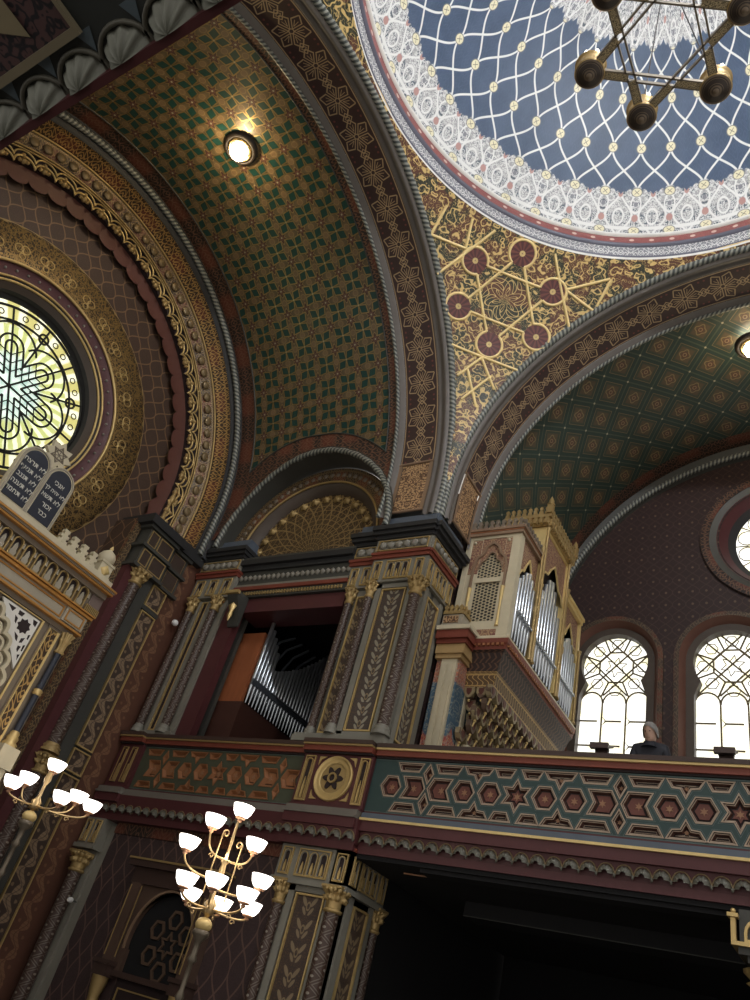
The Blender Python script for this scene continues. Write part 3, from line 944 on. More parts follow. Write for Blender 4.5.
# ---- north gallery wall with two horseshoe windows and a small rose
nw = structE('wall_north')
YB = 16.0
WX = [-4.92, -2.40, .12, 2.64]
def keyhole(cx, s=1.0, base=3.2, grow=0.):
    """horseshoe-headed outline; grow widens it"""
    R = .77 + grow; zc = 8.77; sh = .76 + grow
    out = [(cx - sh, base), (cx + sh, base), (cx + sh, 7.95)]
    a0 = -rad(36)
    for k in range(25):
        a = a0 + (pi - 2*a0)*k/24; out.append((cx + R*cos(a), zc + R*sin(a)))
    out.append((cx - sh, 7.95))
    return out
def archo(cx, r, base=3.2, zc=8.77):
    a0 = 0
    out = [(cx - r, base), (cx + r, base), (cx + r, 7.95)]
    for k in range(25):
        a = pi*k/24; out.append((cx + r*cos(a), zc + r*sin(a)))
    out.append((cx - r, 7.95))
    return out
fN = south(YB)
def nwall(b):
    # columns of wall between the window slots, then the heads
    r = 1.14
    xs = [CX - 5.6] + [c + s*r for c in WX for s in (-1, 1)] + [CX + 5.6]
    for i in range(0, len(xs), 2): b.add([fN(xs[i], 2.9), fN(xs[i+1], 2.9), fN(xs[i+1], 8.77), fN(xs[i], 8.77)], [(xs[i], 2.9), (xs[i+1], 2.9), (xs[i+1], 8.77), (xs[i], 8.77)])
    for c in WX:
        rows = []
        for k in range(25):
            a = pi*k/24; p = (c + r*cos(a), 8.77 + r*sin(a)); rows.append([fN(*p), fN(p[0], 10.2)])
        b.grid(rows, lambda i, j: (rows[i][j].x, rows[i][j].z), smooth=False)
    for i in range(0, len(xs), 2): b.add([fN(xs[i], 8.77), fN(xs[i+1], 8.77), fN(xs[i+1], 10.2), fN(xs[i], 10.2)], [(xs[i], 8.77), (xs[i+1], 8.77), (xs[i+1], 10.2), (xs[i], 10.2)])
    # above: pierced by the rose
    n = 64; rows = []
    for k in range(n+1):
        a = 2*pi*k/n; c, s = cos(a), sin(a); t = min(5.6/max(abs(c), 1e-6), (3.1 if s > 0 else 2.0)/max(abs(s), 1e-6))
        t = max(t, 1.5); rows.append([V((CX + 1.45*c, YB-.005, 11.95 + 1.45*s)), V((CX + t*c, YB-.005, 11.95 + t*s))])
    b.grid(rows, lambda i, j: (rows[i][j].x, rows[i][j].z), smooth=False)
one('stencilled_field', M['northwall'], nwall, nw)
def nsurr(b):
    for c in WX: ring_poly(b, fN, archo(c, 1.15), archo(c, 1.04), 0, .07)
one('window_surrounds', M['winband'], nsurr, nw)
def nsplay(b):
    for c in WX:
        o, i = archo(c, 1.04), archo(c, .93)
        b.grid([[fN(*p, .07), fN(*q, -.12)] for p, q in zip(o + o[:1], i + i[:1])])
one('window_splays', M['splay'], nsplay, nw)
def nrev(b):
    for c in WX: ring_poly(b, fN, archo(c, .94), keyhole(c), -.34, -.12)
one('window_jambs', M['brown'], nrev, nw)
def nring(name, m, prof): one(name, m, lambda b: sweep(b, 'y', CX, 11.95, prof, n=64, a0=-pi, a1=pi), nw)
nring('rose_surround', M['borderband'], [(YB-.08, 1.86), (YB-.08, 1.66)])
nring('rose_ring', M['greyd'], [(YB-.06, 1.66), (YB-.02, 1.5)])
nring('rose_splay', M['maroon'], [(YB-.02, 1.5), (YB+.2, 1.28)])
nring('rose_reveal', M['black'], [(YB+.2, 1.28), (YB+.34, 1.12)])
for i, c in enumerate(WX):
    w = structE('window_%d' % (i+2))
    one('glass', M['pane'], lambda b: b.add([fN(u, z, -.36) for u, z in ((c-.95, 3.2), (c+.95, 3.2), (c+.95, 9.6), (c-.95, 9.6))], [(-.95, 3.2), (.95, 3.2), (.95, 9.5), (-.95, 9.5)]), w)
    def lead(b):
        f = lambda u, z: fN(c + u, z, -.335); k = .021
        ln = lambda p, q, kk=k: b.tube([f(*p), f(*q)], kk, 5)
        # lower lights: three round-headed rows with small lozenges between
        for x in (-.27, .27):
            ln((x, 3.2), (x, 7.86))
            for z in (5.68, 6.26, 6.84, 7.42):
                b.tube([f(x + .10*cos(pi/2*j), z + .12*sin(pi/2*j)) for j in range(4)], k, 5, closed=True)
        for z in (5.68, 6.26, 6.84, 7.42):
            for p, q in ((-.76, -.37), (-.17, .17), (.37, .76)): ln((p, z), (q, z))
        for cx in (-.53, 0, .53):
            b.tube([f(cx + .26*cos(pi*j/10), 7.86 + .27*sin(pi*j/10)) for j in range(11)], k, 5)
        # head: star of eight in a net of crossing lines
        zc = 8.77
        for s in (-1, 1):
            for o in (-.48, 0, .48):
                ln((o - .75*s*1, zc - .72), (o + .72*s, zc + .78))
        for j in range(8):
            a = pi/8 + pi*j/4; a2 = a + pi/4
            ln((.42*cos(a), zc + .42*sin(a)), (.42*cos(a2), zc + .42*sin(a2)))
            ln((.42*cos(a), zc + .42*sin(a)), (.80*cos(a), zc + .80*sin(a)))
            b.tube([f(.60*cos(a + pi/8) + .14*cos(t), zc + .60*sin(a + pi/8) + .14*sin(t)) for t in [2*pi*q/6 for q in range(6)]], .012, 5, closed=True)
        for j in range(6):
            a = rad(20 + 60*j); p = (.26*cos(a), zc + .26*sin(a)); a2 = a + rad(30); q = (.13*cos(a2), zc + .13*sin(a2)); a3 = a + rad(60)
            ln(p, q, .010); ln(q, (.26*cos(a3), zc + .26*sin(a3)), .010)
    one('lead', M['leadp'], lead, w)
w4 = structE('window_6')
one('glass', M['pane'], lambda b: b.lathe((CX, YB+.35, 11.95), [(.01, 0), (1.15, .001)], 48, axis=(0,-1,0)), w4)
def rl4(b):
    f = lambda u, z: V((CX + u, YB+.33, 11.95 + z))
    for k in range(12):
        a = 2*pi*k/12; b.tube([f(.3*cos(a), .3*sin(a)), f(1.13*cos(a), 1.13*sin(a))], .015, 5)
        b.tube([f(.9*cos(a + .26) + .2*cos(t), .9*sin(a + .26) + .2*sin(t)) for t in [2*pi*q/12 for q in range(12)]], .013, 5, closed=True)
    for r in (.3, .62): b.tube([f(r*cos(2*pi*j/32), r*sin(2*pi*j/32)) for j in range(32)], .015, 5, closed=True)
one('lead', M['leadp'], rl4, w4)

# side walls of the gallery arm, its floor, and the chancel's north wall with the organ opening
gw = structE('wall_gallery')
one('east_side', M['northwall'], lambda b: b.box(-7.3, -6.66, 11.1, 16.2, 2.9, 10.2), gw)
one('west_side', M['northwall'], lambda b: b.box(4.4, 5.0, 11.1, 16.2, 2.9, 10.2), gw)
struct(one('floor_gallery', M['woodd'], lambda b: b.box(-14, 5, 10.02, 17, 2.62, 2.95)))
cn = structE('wall_chancel')
def cnw(b):
    f = south(YW)
    for u0, u1, w0, w1 in ((-13.7, -11.09, 2.5, 11.6), (-8.4, -6.65, 2.5, 11.6), (-11.09, -8.4, 6.9, 8.45)): fbox(b, f, u0, u1, w0, w1, -.30, -.21)
one('upper_field', M['greyd'], cnw, cn)
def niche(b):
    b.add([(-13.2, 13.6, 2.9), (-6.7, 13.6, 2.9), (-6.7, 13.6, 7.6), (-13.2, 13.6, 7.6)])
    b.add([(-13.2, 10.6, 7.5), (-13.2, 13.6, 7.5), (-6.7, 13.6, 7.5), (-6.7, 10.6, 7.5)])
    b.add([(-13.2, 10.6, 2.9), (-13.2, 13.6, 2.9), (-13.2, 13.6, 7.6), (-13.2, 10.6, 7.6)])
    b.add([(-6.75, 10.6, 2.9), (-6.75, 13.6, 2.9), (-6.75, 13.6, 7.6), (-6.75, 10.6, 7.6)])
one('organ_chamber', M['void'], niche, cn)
# ------------------------------------------------------------------ piers, pilasters, colonnettes
def colonnette(par, x, y, z0, z1, r, shaft='spiral', caps='goldd', basem='grey'):
    """round shaft with a gilt leaf capital and a ringed base; all children of par"""
    hc = min(.34, (z1-z0)*.14); hb = .16
    s = one('colonnette', M[shaft], lambda b: b.lathe((x, y, 0), [(r, z0+hb), (r*1.0, (z0+z1)/2), (r*.95, z1-hc)], 14), par)
    def cap(b):
        b.lathe((x, y, z1-hc), [(r*1.02, 0), (r*1.25, .02), (r*1.25, .04), (r*.95, .06)], 14)
        b.lathe((x, y, z1-hc), [(r*.95, .06), (r*1.02, hc*.45)], 16, lobes=8, amp=.10)
        b.lathe((x, y, z1-hc), [(r*1.0, hc*.42), (r*1.5, hc*.58), (r*1.15, hc*.64), (r*1.25, hc*.70), (r*1.75, hc*.88), (r*1.3, hc*.90)], 32, lobes=8, amp=.22)
        for k in range(8):
            a = 2*pi*k/8; b.ball((x + r*1.35*cos(a), y + r*1.35*sin(a), z1 - hc*.48), r*.28, 6); b.ball((x + r*1.6*cos(a + .39), y + r*1.6*sin(a + .39), z1 - hc*.16), r*.32, 6)
        b.box(x - r*1.55, x + r*1.55, y - r*1.55, y + r*1.55, z1 - hc*.10, z1)
    one('capital', M[caps], cap, s)
    def bas(b):
        b.lathe((x, y, z0), [(r*1.5, 0), (r*1.5, .04), (r*1.25, .06), (r*1.4, .09), (r*1.35, .11), (r*1.05, .13), (r*1.15, .15), (r, .17)], 14)
    one('base', M[basem], bas, s)
    return s
def niche_row(b, f, u0, u1, w0, w1, n, d, mg, md):
    """gilt frame with n small round-headed dark niches"""
    t = .016
    fframe(b, f, u0, u1, w0, w1, t, d, d+.03, mg)
    W = (u1-u0-2*t)/n
    for k in range(n):
        a = u0 + t + W*k
        o = arch_pts(a + W*.10, a + W*.90, w0+t, w1-t-.02, 8); i = inset(o, min(.022, W*.14))
        ring_poly(b, f, o, inset(o, min(.008, W*.05)), d, d+.038, mg); ring_poly(b, f, inset(o, min(.008, W*.05)), i, d, d+.030, 2); fpoly(b, f, i, d, d+.006, md)
        c = a + W/2; h = (w1-w0)
        fpoly(b, f, [(c-W*.10, w0+t), (c+W*.10, w0+t), (c+W*.13, w0+h*.30), (c, w0+h*.52), (c-W*.13, w0+h*.30)], d, d+.03, mg)
def entablature(par, f, u0, u1, z, proj=.0, niches=(1, 3, 1), low=.0):
    """niche frieze, red fillet, bead frieze, black cornice, from height z up; total about 1.28"""
    mb = MB(); W = u1-u0
    fbox(mb, f, u0, u1, z, z+.52, -.3, proj+.02)
    nb = mb.build('niche_frieze', M['grey'], par)
    def nr(b):
        tot = sum(niches) + .6*(len(niches)-1) + .6; u = u0 + W*.3/tot
        for n in niches:
            niche_row(b, f, u, u + W*n/tot, z+.05, z+.46, n, proj+.02, 0, 1); u += W*(n+.6)/tot
    mb = MB(); nr(mb); mb.build('niche_tracery', [M['gold'], M['dark'], M['bead']], nb)
    one('red_fillet', M['red'], lambda b: (fbox(b, f, u0-.03, u1+.03, z+.52, z+.60, -.3, proj+.06), fbox(b, f, u0-.05, u1+.05, z+.60, z+.66, -.3, proj+.09)), par)
    bf = one('bead_frieze', M['grey'], lambda b: fbox(b, f, u0-.01, u1+.01, z+.66, z+.98, -.3, proj+.04), par)
    def beads(b):
        n = max(1, round((W-.14)/.17)); p = (W-.14)/n
        for k in range(n):
            c = u0 + .07 + p*(k+.5); o = f(c, z+.82, proj+.05)
            b.lathe(o, [(p*.46, 0), (p*.44, .03), (p*.28, .055), (.001, .06)], 12, lobes=8, amp=.06, axis=f.n)
    one('bead_row', M['bead'], beads, bf)
    one('bead_frame', M['goldd'], lambda b: fframe(b, f, u0+.04, u1-.04, z+.70, z+.945, .02, proj+.04, proj+.065), bf)
    one('cornice', M['black'], lambda b: (fbox(b, f, u0-.04, u1+.04, z+.98, z+1.06, -.3, proj+.08), fbox(b, f, u0-.08, u1+.08, z+1.06, z+1.14, -.3, proj+.15), fbox(b, f, u0-.11, u1+.11, z+1.14, z+1.24, -.3, proj+.20)), par)
    one('cornice_cap', M['blue'], lambda b: (fbox(b, f, u0-.03, u1+.03, z+1.24, z+1.34, -.3, proj+.10), fbox(b, f, u0, u1, z+1.34, z+1.52, -.3, proj+.03)), par)
def panel(par, f, u0, u1, w0, w1, d, m, fr='gold', t=.026, name='leaf_panel'):
    c = (u0+u1)/2
    p = one(name, M[m], lambda b: b.add([f(u0, w0, d), f(u1, w0, d), f(u1, w1, d), f(u0, w1, d)], [(u0-c, w0), (u1-c, w0), (u1-c, w1), (u0-c, w1)]), par)
    one('panel_frame', M[fr], lambda b: fframe(b, f, u0-t, u1+t, w0-t, w1+t, t, d-.02, d+.035), p)
    return p

M['ltan'] = mat('pale tan line', color=(.34, .255, .185), rough=.5)
M['pbrown'] = mat('brown red paint', color=(.085, .038, .028))
M['pred'] = mat('dull red paint', color=(.13, .042, .030))
M['pflower'] = mat('flower paint', color=(.27, .14, .075))
M['palet'] = mat('pale teal line', color=(.085, .115, .11))
M['dimgold'] = mat('dim gilt line', color=(.20, .14, .07))
S10 = south(10.0); W66 = west(XE)
# --- the big crossing pier above the gallery
pr = thing('pier', 'tall grey crossing pier with leaf-spray panels rising above the gallery rail', 'pier', (-7.4, 10.5, 2.95))
def shaft(b):
    fbox(b, S10, -7.80, -6.70, 4.055, 7.2, -1.0, -.06)
    fbox(b, S10, -8.40, -7.80, 4.055, 7.2, -1.0, -.22)
    for u0, u1 in ((-7.60, -7.48), (-6.91, -6.80)): fbox(b, S10, u0, u1, 4.18, 7.18, -.1, -.005)
    fbox(b, S10, -7.6, -6.8, 7.09, 7.18, -.1, -.005); fbox(b, S10, -7.6, -6.8, 4.055, 4.27, -.1, -.005)
    fbox(b, S10, -8.44, -6.58, 4.055, 4.16, -1.1, .06); fbox(b, S10, -8.42, -6.60, 4.16, 4.2, -1.05, .04)
    fbox(b, S10, -8.12, -7.80, 4.2, 7.18, -.2, -.17)
    fbox(b, S10, -8.38, -6.70, 2.96, 4.06, -1.0, -.26)
    fbox(b, W66, 10.06, 11.0, 4.055, 7.2, -.9, -.06)
    for u0, u1 in ((10.16, 10.28), (10.78, 10.9)): fbox(b, W66, u0, u1, 4.18, 7.18, -.1, -.015)
one('shaft', M['grey'], shaft, pr)
panel(pr, S10, -7.43, -6.96, 4.30, 7.04, -.03, 'leaf')
panel(pr, S10, -8.06, -7.86, 4.30, 7.0, -.165, 'leaf2', t=.025)
panel(pr, W66, 10.33, 10.73, 4.30, 7.0, -.045, 'leaf', t=.03)
colonnette(pr, -8.24, 10.14, 4.2, 7.2, .075)
colonnette(pr, -7.69, 9.98, 4.2, 7.2, .075)
colonnette(pr, -6.70, 9.99, 4.2, 7.2, .105)
entablature(pr, S10, -7.80, -6.60, 7.2, .03)
entablature(pr, S10, -8.42, -7.86, 7.2, -.12, (1, 1))
entablature(pr, W66, 9.96, 11.06, 7.2, .0)

# --- the pier under the gallery
pl = thing('pier', 'dark lower pier with niche frieze and corner colonnettes under the gallery cornice', 'pier', (-7.3, 10.5, FL))
def shaft2(b):
    fbox(b, S10, -7.92, -6.72, FL, 1.95, -1.1, -.10)
    for u0, u1 in ((-7.66, -7.55), (-6.98, -6.86)): fbox(b, S10, u0, u1, FL, 1.93, -.2, -.04)
    fbox(b, S10, -7.66, -6.86, 1.80, 1.93, -.2, -.04)
    fbox(b, west(-6.72), 10.1, 11.15, FL, 1.95, -.9, 0)
    for u0, u1 in ((10.2, 10.34), (10.82, 10.92)): fbox(b, west(-6.72), u0, u1, FL, 1.93, -.1, .04)
one('shaft', M['grey'], shaft2, pl)
panel(pl, S10, -7.49, -7.02, FL+.2, 1.76, -.07, 'leaf2')
panel(pl, west(-6.72), 10.40, 10.76, FL+.2, 1.76, .02, 'leaf2', t=.03)
colonnette(pl, -7.80, 10.06, FL, 1.93, .085, basem='grey')
colonnette(pl, -6.82, 10.06, FL, 1.93, .115)
colonnette(pl, -6.72, 11.08, FL, 1.93, .085)
def lowfrieze(par, f, u0, u1, proj, niches):
    W = u1-u0
    nb = one('niche_frieze', M['grey'], lambda b: (fbox(b, f, u0, u1, 1.90, 2.42, -.3, proj), fbox(b, f, u0-.03, u1+.03, 1.88, 1.95, -.3, proj+.04)), par)
    mb = MB(); tot = sum(niches) + .6*(len(niches)-1) + .6; u = u0 + W*.3/tot
    for n in niches: niche_row(mb, f, u, u + W*n/tot, 1.99, 2.38, n, proj, 0, 1); u += W*(n+.6)/tot
    mb.build('niche_tracery', [M['gold'], M['dark'], M['bead']], nb)
lowfrieze(pl, S10, -7.98, -6.66, .0, (1, 3, 1))
lowfrieze(pl, west(-6.66), 10.0, 11.12, .0, (1, 3, 1))
one('red_fillet', M['red'], lambda b: b.box(-8.02, -6.62, 9.96, 11.1, 2.42, 2.47), pl)

# --- corner pilaster on the chancel's north wall, beside the organ opening
pc = thing('pilaster', 'narrow chancel pilaster with two painted colonnettes left of the open organ chamber', 'pilaster', (-12.0, 10.1, 2.95))
def sh3(b):
    fbox(b, S10, -12.46, -11.48, 4.06, 7.19, -.4, -.12)
    fbox(b, S10, -12.26, -12.18, 4.1, 7.15, -.15, -.06); fbox(b, S10, -11.98, -11.86, 4.1, 7.15, -.15, -.06)
    fbox(b, S10, -12.5, -11.45, 4.06, 4.14, -.4, .0)
one('shaft', M['grey'], sh3, pc)
panel(pc, S10, -12.14, -12.02, 4.2, 7.1, -.10, 'dark', t=.03, name='slot_panel')
colonnette(pc, -12.42, 10.04, 4.1, 7.2, .085)
colonnette(pc, -11.70, 10.04, 4.1, 7.2, .09)
entablature(pc, S10, -12.6, -11.40, 7.2, -.03, (1, 1, 1))
jb = struct(one('trim_4', M['maroon'], lambda b: (fbox(b, S10, -11.47, -11.08, 2.96, 7.19, -.34, -.16), fbox(b, S10, -11.08, -8.41, 6.86, 7.19, -.8, -.17))))
# corbel under the lintel
cb = thing('corbel', 'gilt and grey carved corbel under the lintel of the organ opening', 'corbel', (-10.95, 9.95, 6.9))
one('corbel_block', M['greyd'], lambda b: b.prism([(-11.20, 10.16, 7.19), (-11.20, 9.80, 7.19), (-11.20, 9.80, 7.08), (-11.20, 9.94, 6.90), (-11.20, 10.04, 6.70), (-11.20, 10.12, 6.50), (-11.20, 10.16, 6.50)], (.28, 0, 0)), cb)
one('corbel_leaf', M['gold'], lambda b: (b.box(-11.24, -10.88, 9.74, 9.82, 7.10, 7.17), b.lathe((-11.06, 9.94, 6.68), [(.01, -.14), (.05, 0), (.035, .08), (.08, .2), (.03, .3)], 15, lobes=5, amp=.25)), cb)
# entablature of the wall between the piers
en = structE('trim_5')
for n, m, z0, z1, d in (('dentil_band', 'greyd', 7.2, 7.36, -.10), ('red_band', 'red', 7.36, 7.45, -.06), ('grey_band', 'grey', 7.45, 7.53, -.10), ('rosette_band', 'greyd', 7.53, 7.87, -.12), ('black_cornice', 'black', 7.87, 7.99, -.06), ('black_cornice', 'black', 7.99, 8.12, .02), ('top_ledge', 'greyd', 8.12, 8.20, -.02)):
    one(n, M[m], lambda b: fbox(b, S10, -11.4, -8.4, z0, z1, -.5, d), en)
one('dentils', M['goldd'], lambda b: [fbox(b, S10, -11.38 + .075*k, -11.345 + .075*k, 7.24, 7.31, -.1, -.07) for k in range(39)], en)
one('rosettes', M['bead'], lambda b: [b.lathe(S10(-11.34 + .13*k, 7.70, -.12), [(.062, 0), (.055, .03), (.001, .045)], 8, axis=(0,-1,0), lobes=4, amp=.12) for k in range(23)], en)

# --- pilaster of the chancel end wall, left of the corner
WX126 = west(-12.6)
pe2 = thing('pilaster', 'dark chancel end-wall pilaster with a thick spiral-painted round column and scroll panel', 'pilaster', (-12.7, 9.0, FL))
one('maroon_strip', M['maroon'], lambda b: fbox(b, WX126, 8.24, 8.46, FL, 6.95, -.9, -.05), pe2)
one('border_strip', M['chain'], lambda b: fbox(b, WX126, 8.08, 8.24, FL, 8.0, -.35, -.25), pe2)
one('lattice_return', M['eastwall'], lambda b: b.add([(-13.6, 8.07, FL), (-12.9, 8.09, FL), (-12.9, 8.09, 8.1), (-13.6, 8.07, 8.1)]), pe2)
one('shaft', M['greyd'], lambda b: (fbox(b, WX126, 8.46, 9.75, FL, 6.95, -.9, -.08), fbox(b, WX126, 8.72, 8.98, FL, 6.95, -.2, -.02), fbox(b, WX126, 8.98, 9.46, 6.35, 6.44, -.2, .0)), pe2)
colonnette(pe2, -12.62, 8.56, 3.05, 6.98, .125, basem='goldd')
colonnette(pe2, -12.62, 8.56, FL, 3.0, .125, basem='goldd')
panel(pe2, WX126, 9.03, 9.40, 3.42, 6.30, -.03, 'scrollcol', name='scroll_panel')
panel(pe2, WX126, 9.03, 9.40, 6.47, 6.92, -.03, 'scrollcol', name='scroll_panel', t=.025)
panel(pe2, WX126, 9.03, 9.40, 2.96, 3.32, -.03, 'scrollcol', name='scroll_panel', t=.025)
panel(pe2, WX126, 9.03, 9.40, 2.50, 2.86, -.03, 'scrollcol', name='scroll_panel', t=.025)
panel(pe2, WX126, 9.03, 9.40, FL+.1, 2.38, -.03, 'scrollcol', name='scroll_panel')
one('floral_strip', M['floral'], lambda b: fbox(b, WX126, 9.48, 10.3, FL, 8.1, -.6, -.07), pe2)
def pbox(b):
    fbox(b, WX126, 8.28, 9.05, 7.0, 7.9, -.9, .06); fbox(b, WX126, 9.05, 9.6, 7.0, 7.9, -.9, -.03)
    for z in (6.95, 7.44, 7.9): fbox(b, WX126, 8.2, 9.1, z, z+.07, -.9, .13); fbox(b, WX126, 9.1, 9.66, z, z+.07, -.9, .05)
one('box_frieze', M['greyd'], pbox, pe2)
one('frieze_panels', M['scrollcol'], lambda b: [fbox(b, WX126, u0, u1, z0, z1, 0, d) for u0, u1, d in ((8.33, 8.55, .07), (8.62, 9.0, .07), (9.15, 9.5, -.02)) for z0, z1 in ((7.06, 7.40), (7.54, 7.86))], pe2)
one('panel_frames', M['goldd'], lambda b: [fframe(b, WX126, u0, u1, z0, z1, .022, 0, d) for u0, u1, d in ((8.32, 8.56, .085), (8.61, 9.01, .085), (9.14, 9.51, -.005)) for z0, z1 in ((7.05, 7.41), (7.53, 7.87))], pe2)
one('cornice', M['black'], lambda b: (fbox(b, WX126, 8.1, 9.2, 7.97, 8.12, -.95, .2), fbox(b, WX126, 9.2, 9.9, 7.97, 8.12, -.95, .1), fbox(b, WX126, 8.16, 9.8, 8.12, 8.24, -.95, .08)), pe2)

# ------------------------------------------------------------------ gallery balustrade
def star(c, R, r, n=6): return [(c[0] + (R if k % 2 == 0 else r)*cos(pi/2 + pi*k/n), c[1] + (R if k % 2 == 0 else r)*sin(pi/2 + pi*k/n)) for k in range(2*n)]
def ngon(c, R, n=6, a0=0): return [(c[0] + R*cos(a0 + 2*pi*k/n), c[1] + R*sin(a0 + 2*pi*k/n)) for k in range(n)]
def lattice_polys(cx, zc, x0, x1, slot=.404):
    out = []
    sh = lambda pts, dx, sx=1, sz=1: [(cx + dx + sx*p[0], zc + sz*p[1]) for p in pts]
    arrow = [(-.215, .165), (.10, .165), (.185, 0), (.10, -.165), (-.215, -.165), (-.135, 0)]
    trap = [(-.165, .370), (-.095, .235), (.095, .235), (.165, .370)]
    wide = [(-.235, .370), (-.165, .235), (.145, .235), (.215, .370)]
    notch = [(-.235, .370), (-.165, .255), (-.065, .245), (0, .125), (.065, .245), (.165, .255), (.235, .370)]
    dia = [(0, .065), (.085, .22), (0, .370), (-.085, .22)]
    for k in range(-30, 31):
        m = k % 7; dx = k*slot
        if m == 0: out.append((star((cx+dx, zc), .235, .130), 's'))
        elif m in (1, 2, 5, 6): out.append((ngon((cx+dx, zc), .180, 6, 0), 'h'))
        else: out.append((sh(arrow, dx, 1 if m == 3 else -1), 'a'))
        for sz in (1, -1):
            if m == 0: out.append((sh(trap, dx + slot*.5, 1, sz), 't')); out.append((sh(trap, dx - slot*.5, 1, sz), 't'))
            if m in (1, 5): out.append((sh(notch, dx + slot*.5, 1, sz), 'n'))
            if m == 3: out.append((sh(wide, dx - slot*.28, 1, sz), 't')); out.append((sh(dia, dx + slot*.5, 1, sz), 'd'))
            if m == 4: out.append((sh(wide, dx + slot*.28, -1, sz), 't'))
    return [(p, t) for p, t in out if min(q[0] for q in p) > x0 + .02 and max(q[0] for q in p) < x1 - .02]
from mathutils.geometry import tessellate_polygon
def lattice(par, f, x0, x1, cx, zc, warm):
    """board of straps with a sunk coffer in every opening"""
    ps = lattice_polys(cx, zc, x0, x1); d0, d1 = -.02, -.085
    bd = MB()
    loops = [[(x0, 3.02), (x1, 3.02), (x1, 3.84), (x0, 3.84)]] + [p for p, t in ps]
    flat = [q for l in loops for q in l]
    for t in tessellate_polygon([[V((u, w, 0)) for u, w in l] for l in loops]):
        bd.add([f(*flat[i], d0) for i in t], [flat[i] for i in t], 0)
    fbox(bd, f, x0, x1, 3.02, 3.84, -.14, -.10)
    bd = bd.build('lattice_board', M['gteal'] if warm else M['teal'], par)
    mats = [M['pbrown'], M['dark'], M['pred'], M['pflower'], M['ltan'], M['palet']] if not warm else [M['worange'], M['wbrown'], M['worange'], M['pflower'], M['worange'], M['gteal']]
    mb = MB()
    def slope(a, b, e0, e1, m):
        for i in range(len(a)):
            j = (i+1) % len(a); mb.add([f(*a[i], e0), f(*a[j], e0), f(*b[j], e1), f(*b[i], e1)], m=m)
    for p, t in ps:
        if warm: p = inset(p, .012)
        I = lambda k: inset(p, k)
        ring_poly(mb, f, I(-.024), I(-.018), d0, d0 + .003, 5)
        ring_poly(mb, f, I(-.006), I(.010), d0 - .01, d0 + .006, 4)
        if warm:
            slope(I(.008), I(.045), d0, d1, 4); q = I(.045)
        else:
            slope(I(.008), I(.016), d0, d0 - .012, 1); slope(I(.016), I(.026), d0 - .012, d0 - .014, 4); slope(I(.026), I(.042), d0 - .014, d1, 0); q = I(.042)
        fpoly(mb, f, q, d1 - .01, d1, 1)
        c = (sum(x[0] for x in p)/len(p), sum(x[1] for x in p)/len(p))
        if t in 'hsa':
            fpoly(mb, f, I(.062), d1, d1 + .016, 2)
            fpoly(mb, f, star(c, .055, .024), d1, d1 + .022, 3)
        elif t == 'd': fpoly(mb, f, star(c, .035, .016), d1, d1 + .012, 3)
        elif t == 'n': fpoly(mb, f, ngon(c, .030, 4), d1, d1 + .016, 3); ring_poly(mb, f, I(.055), I(.062), d1, d1 + .006, 4)
        else: ring_poly(mb, f, I(.050), I(.056), d1, d1 + .006, 4)
    mb.build('star_coffers', mats, bd)
    one('strap_lines', M['palet'], lambda b: [pline(b, f, [(x0, z), (x1, z)], .010, d0, d0 + .004) for z in (zc + .398, zc - .398)], bd)
M['worange'] = mat('candlelit orange paint', color=(.27, .115, .048)); M['wbrown'] = mat('candlelit brown paint', color=(.10, .045, .024)); M['wtan'] = mat('candlelit tan paint', color=(.20, .135, .09))  # chancel coffer paints with the candle glow mixed into their colour
def rails(par, f, x0, x1, d=0, gold=True):
    for n, m, z0, z1, dd in (('hand_rail', 'woodd', 3.985, 4.05, .10), ('gilt_line', 'goldp' if gold else 'goldd', 3.955, 3.985, .085), ('red_band', 'red', 3.87, 3.955, .05), ('dark_line', 'dark', 3.84, 3.87, .01), ('lower_red_line', 'maroon', 2.985, 3.02, .0), ('ledge', 'blue' if gold else 'stone', 2.90, 2.985, .05), ('lower_gilt_line', 'goldp' if gold else 'stone', 2.865, 2.90, .09), ('maroon_fascia', 'maroon', 2.72, 2.865, .06)):
        one(n, M[m], lambda b: fbox(b, f, x0, x1, z0, z1, -.12 if n != 'hand_rail' else -.18, d + dd), par)
bal = thing('balustrade', 'long gallery balustrade of teal star-lattice panels with gilt rail below the arched windows', 'balustrade', (-1.2, 10, 2.95))
rails(bal, S10, -6.66, 4.4)
lattice(bal, S10, -6.68, 4.4, -4.29, 3.43, False)
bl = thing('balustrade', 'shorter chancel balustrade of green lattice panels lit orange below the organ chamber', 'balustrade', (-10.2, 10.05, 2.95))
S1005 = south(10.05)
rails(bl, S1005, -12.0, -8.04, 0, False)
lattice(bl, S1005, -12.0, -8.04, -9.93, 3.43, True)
rails(bl, S10, -12.62, -11.98, .05, False)
one('end_panel', M['maroon'], lambda b: fbox(b, S10, -12.62, -11.98, 3.02, 3.84, -.2, .0), bl)
for u0, u1 in ((-12.5, -12.36), (-12.24, -12.10)):
    mb = MB(); niche_row(mb, S10, u0, u1, 3.10, 3.78, 1, 0, 0, 1); mb.build('gilt_niche', [M['goldd'], M['dark'], M['maroon']], bl)
bm = thing('balustrade_medallion', 'maroon balustrade block with a round gilt flower medallion at the foot of the crossing pier', 'medallion panel', (-7.35, 9.95, 2.95))
rails(bm, S10, -8.035, -6.685, .10, False)
one('block', M['maroon'], lambda b: fbox(b, S10, -8.04, -6.68, 3.02, 3.84, -.12, .05), bm)
def medal(b):
    o = S10(-7.34, 3.45, .05)
    b.lathe(o, [(.36, 0), (.36, .03), (.345, .05), (.33, .035), (.29, .02), (.25, .035), (.235, .02)], 36, axis=(0,-1,0), cap=False)
one('medallion_ring', M['gold'], medal, bm)
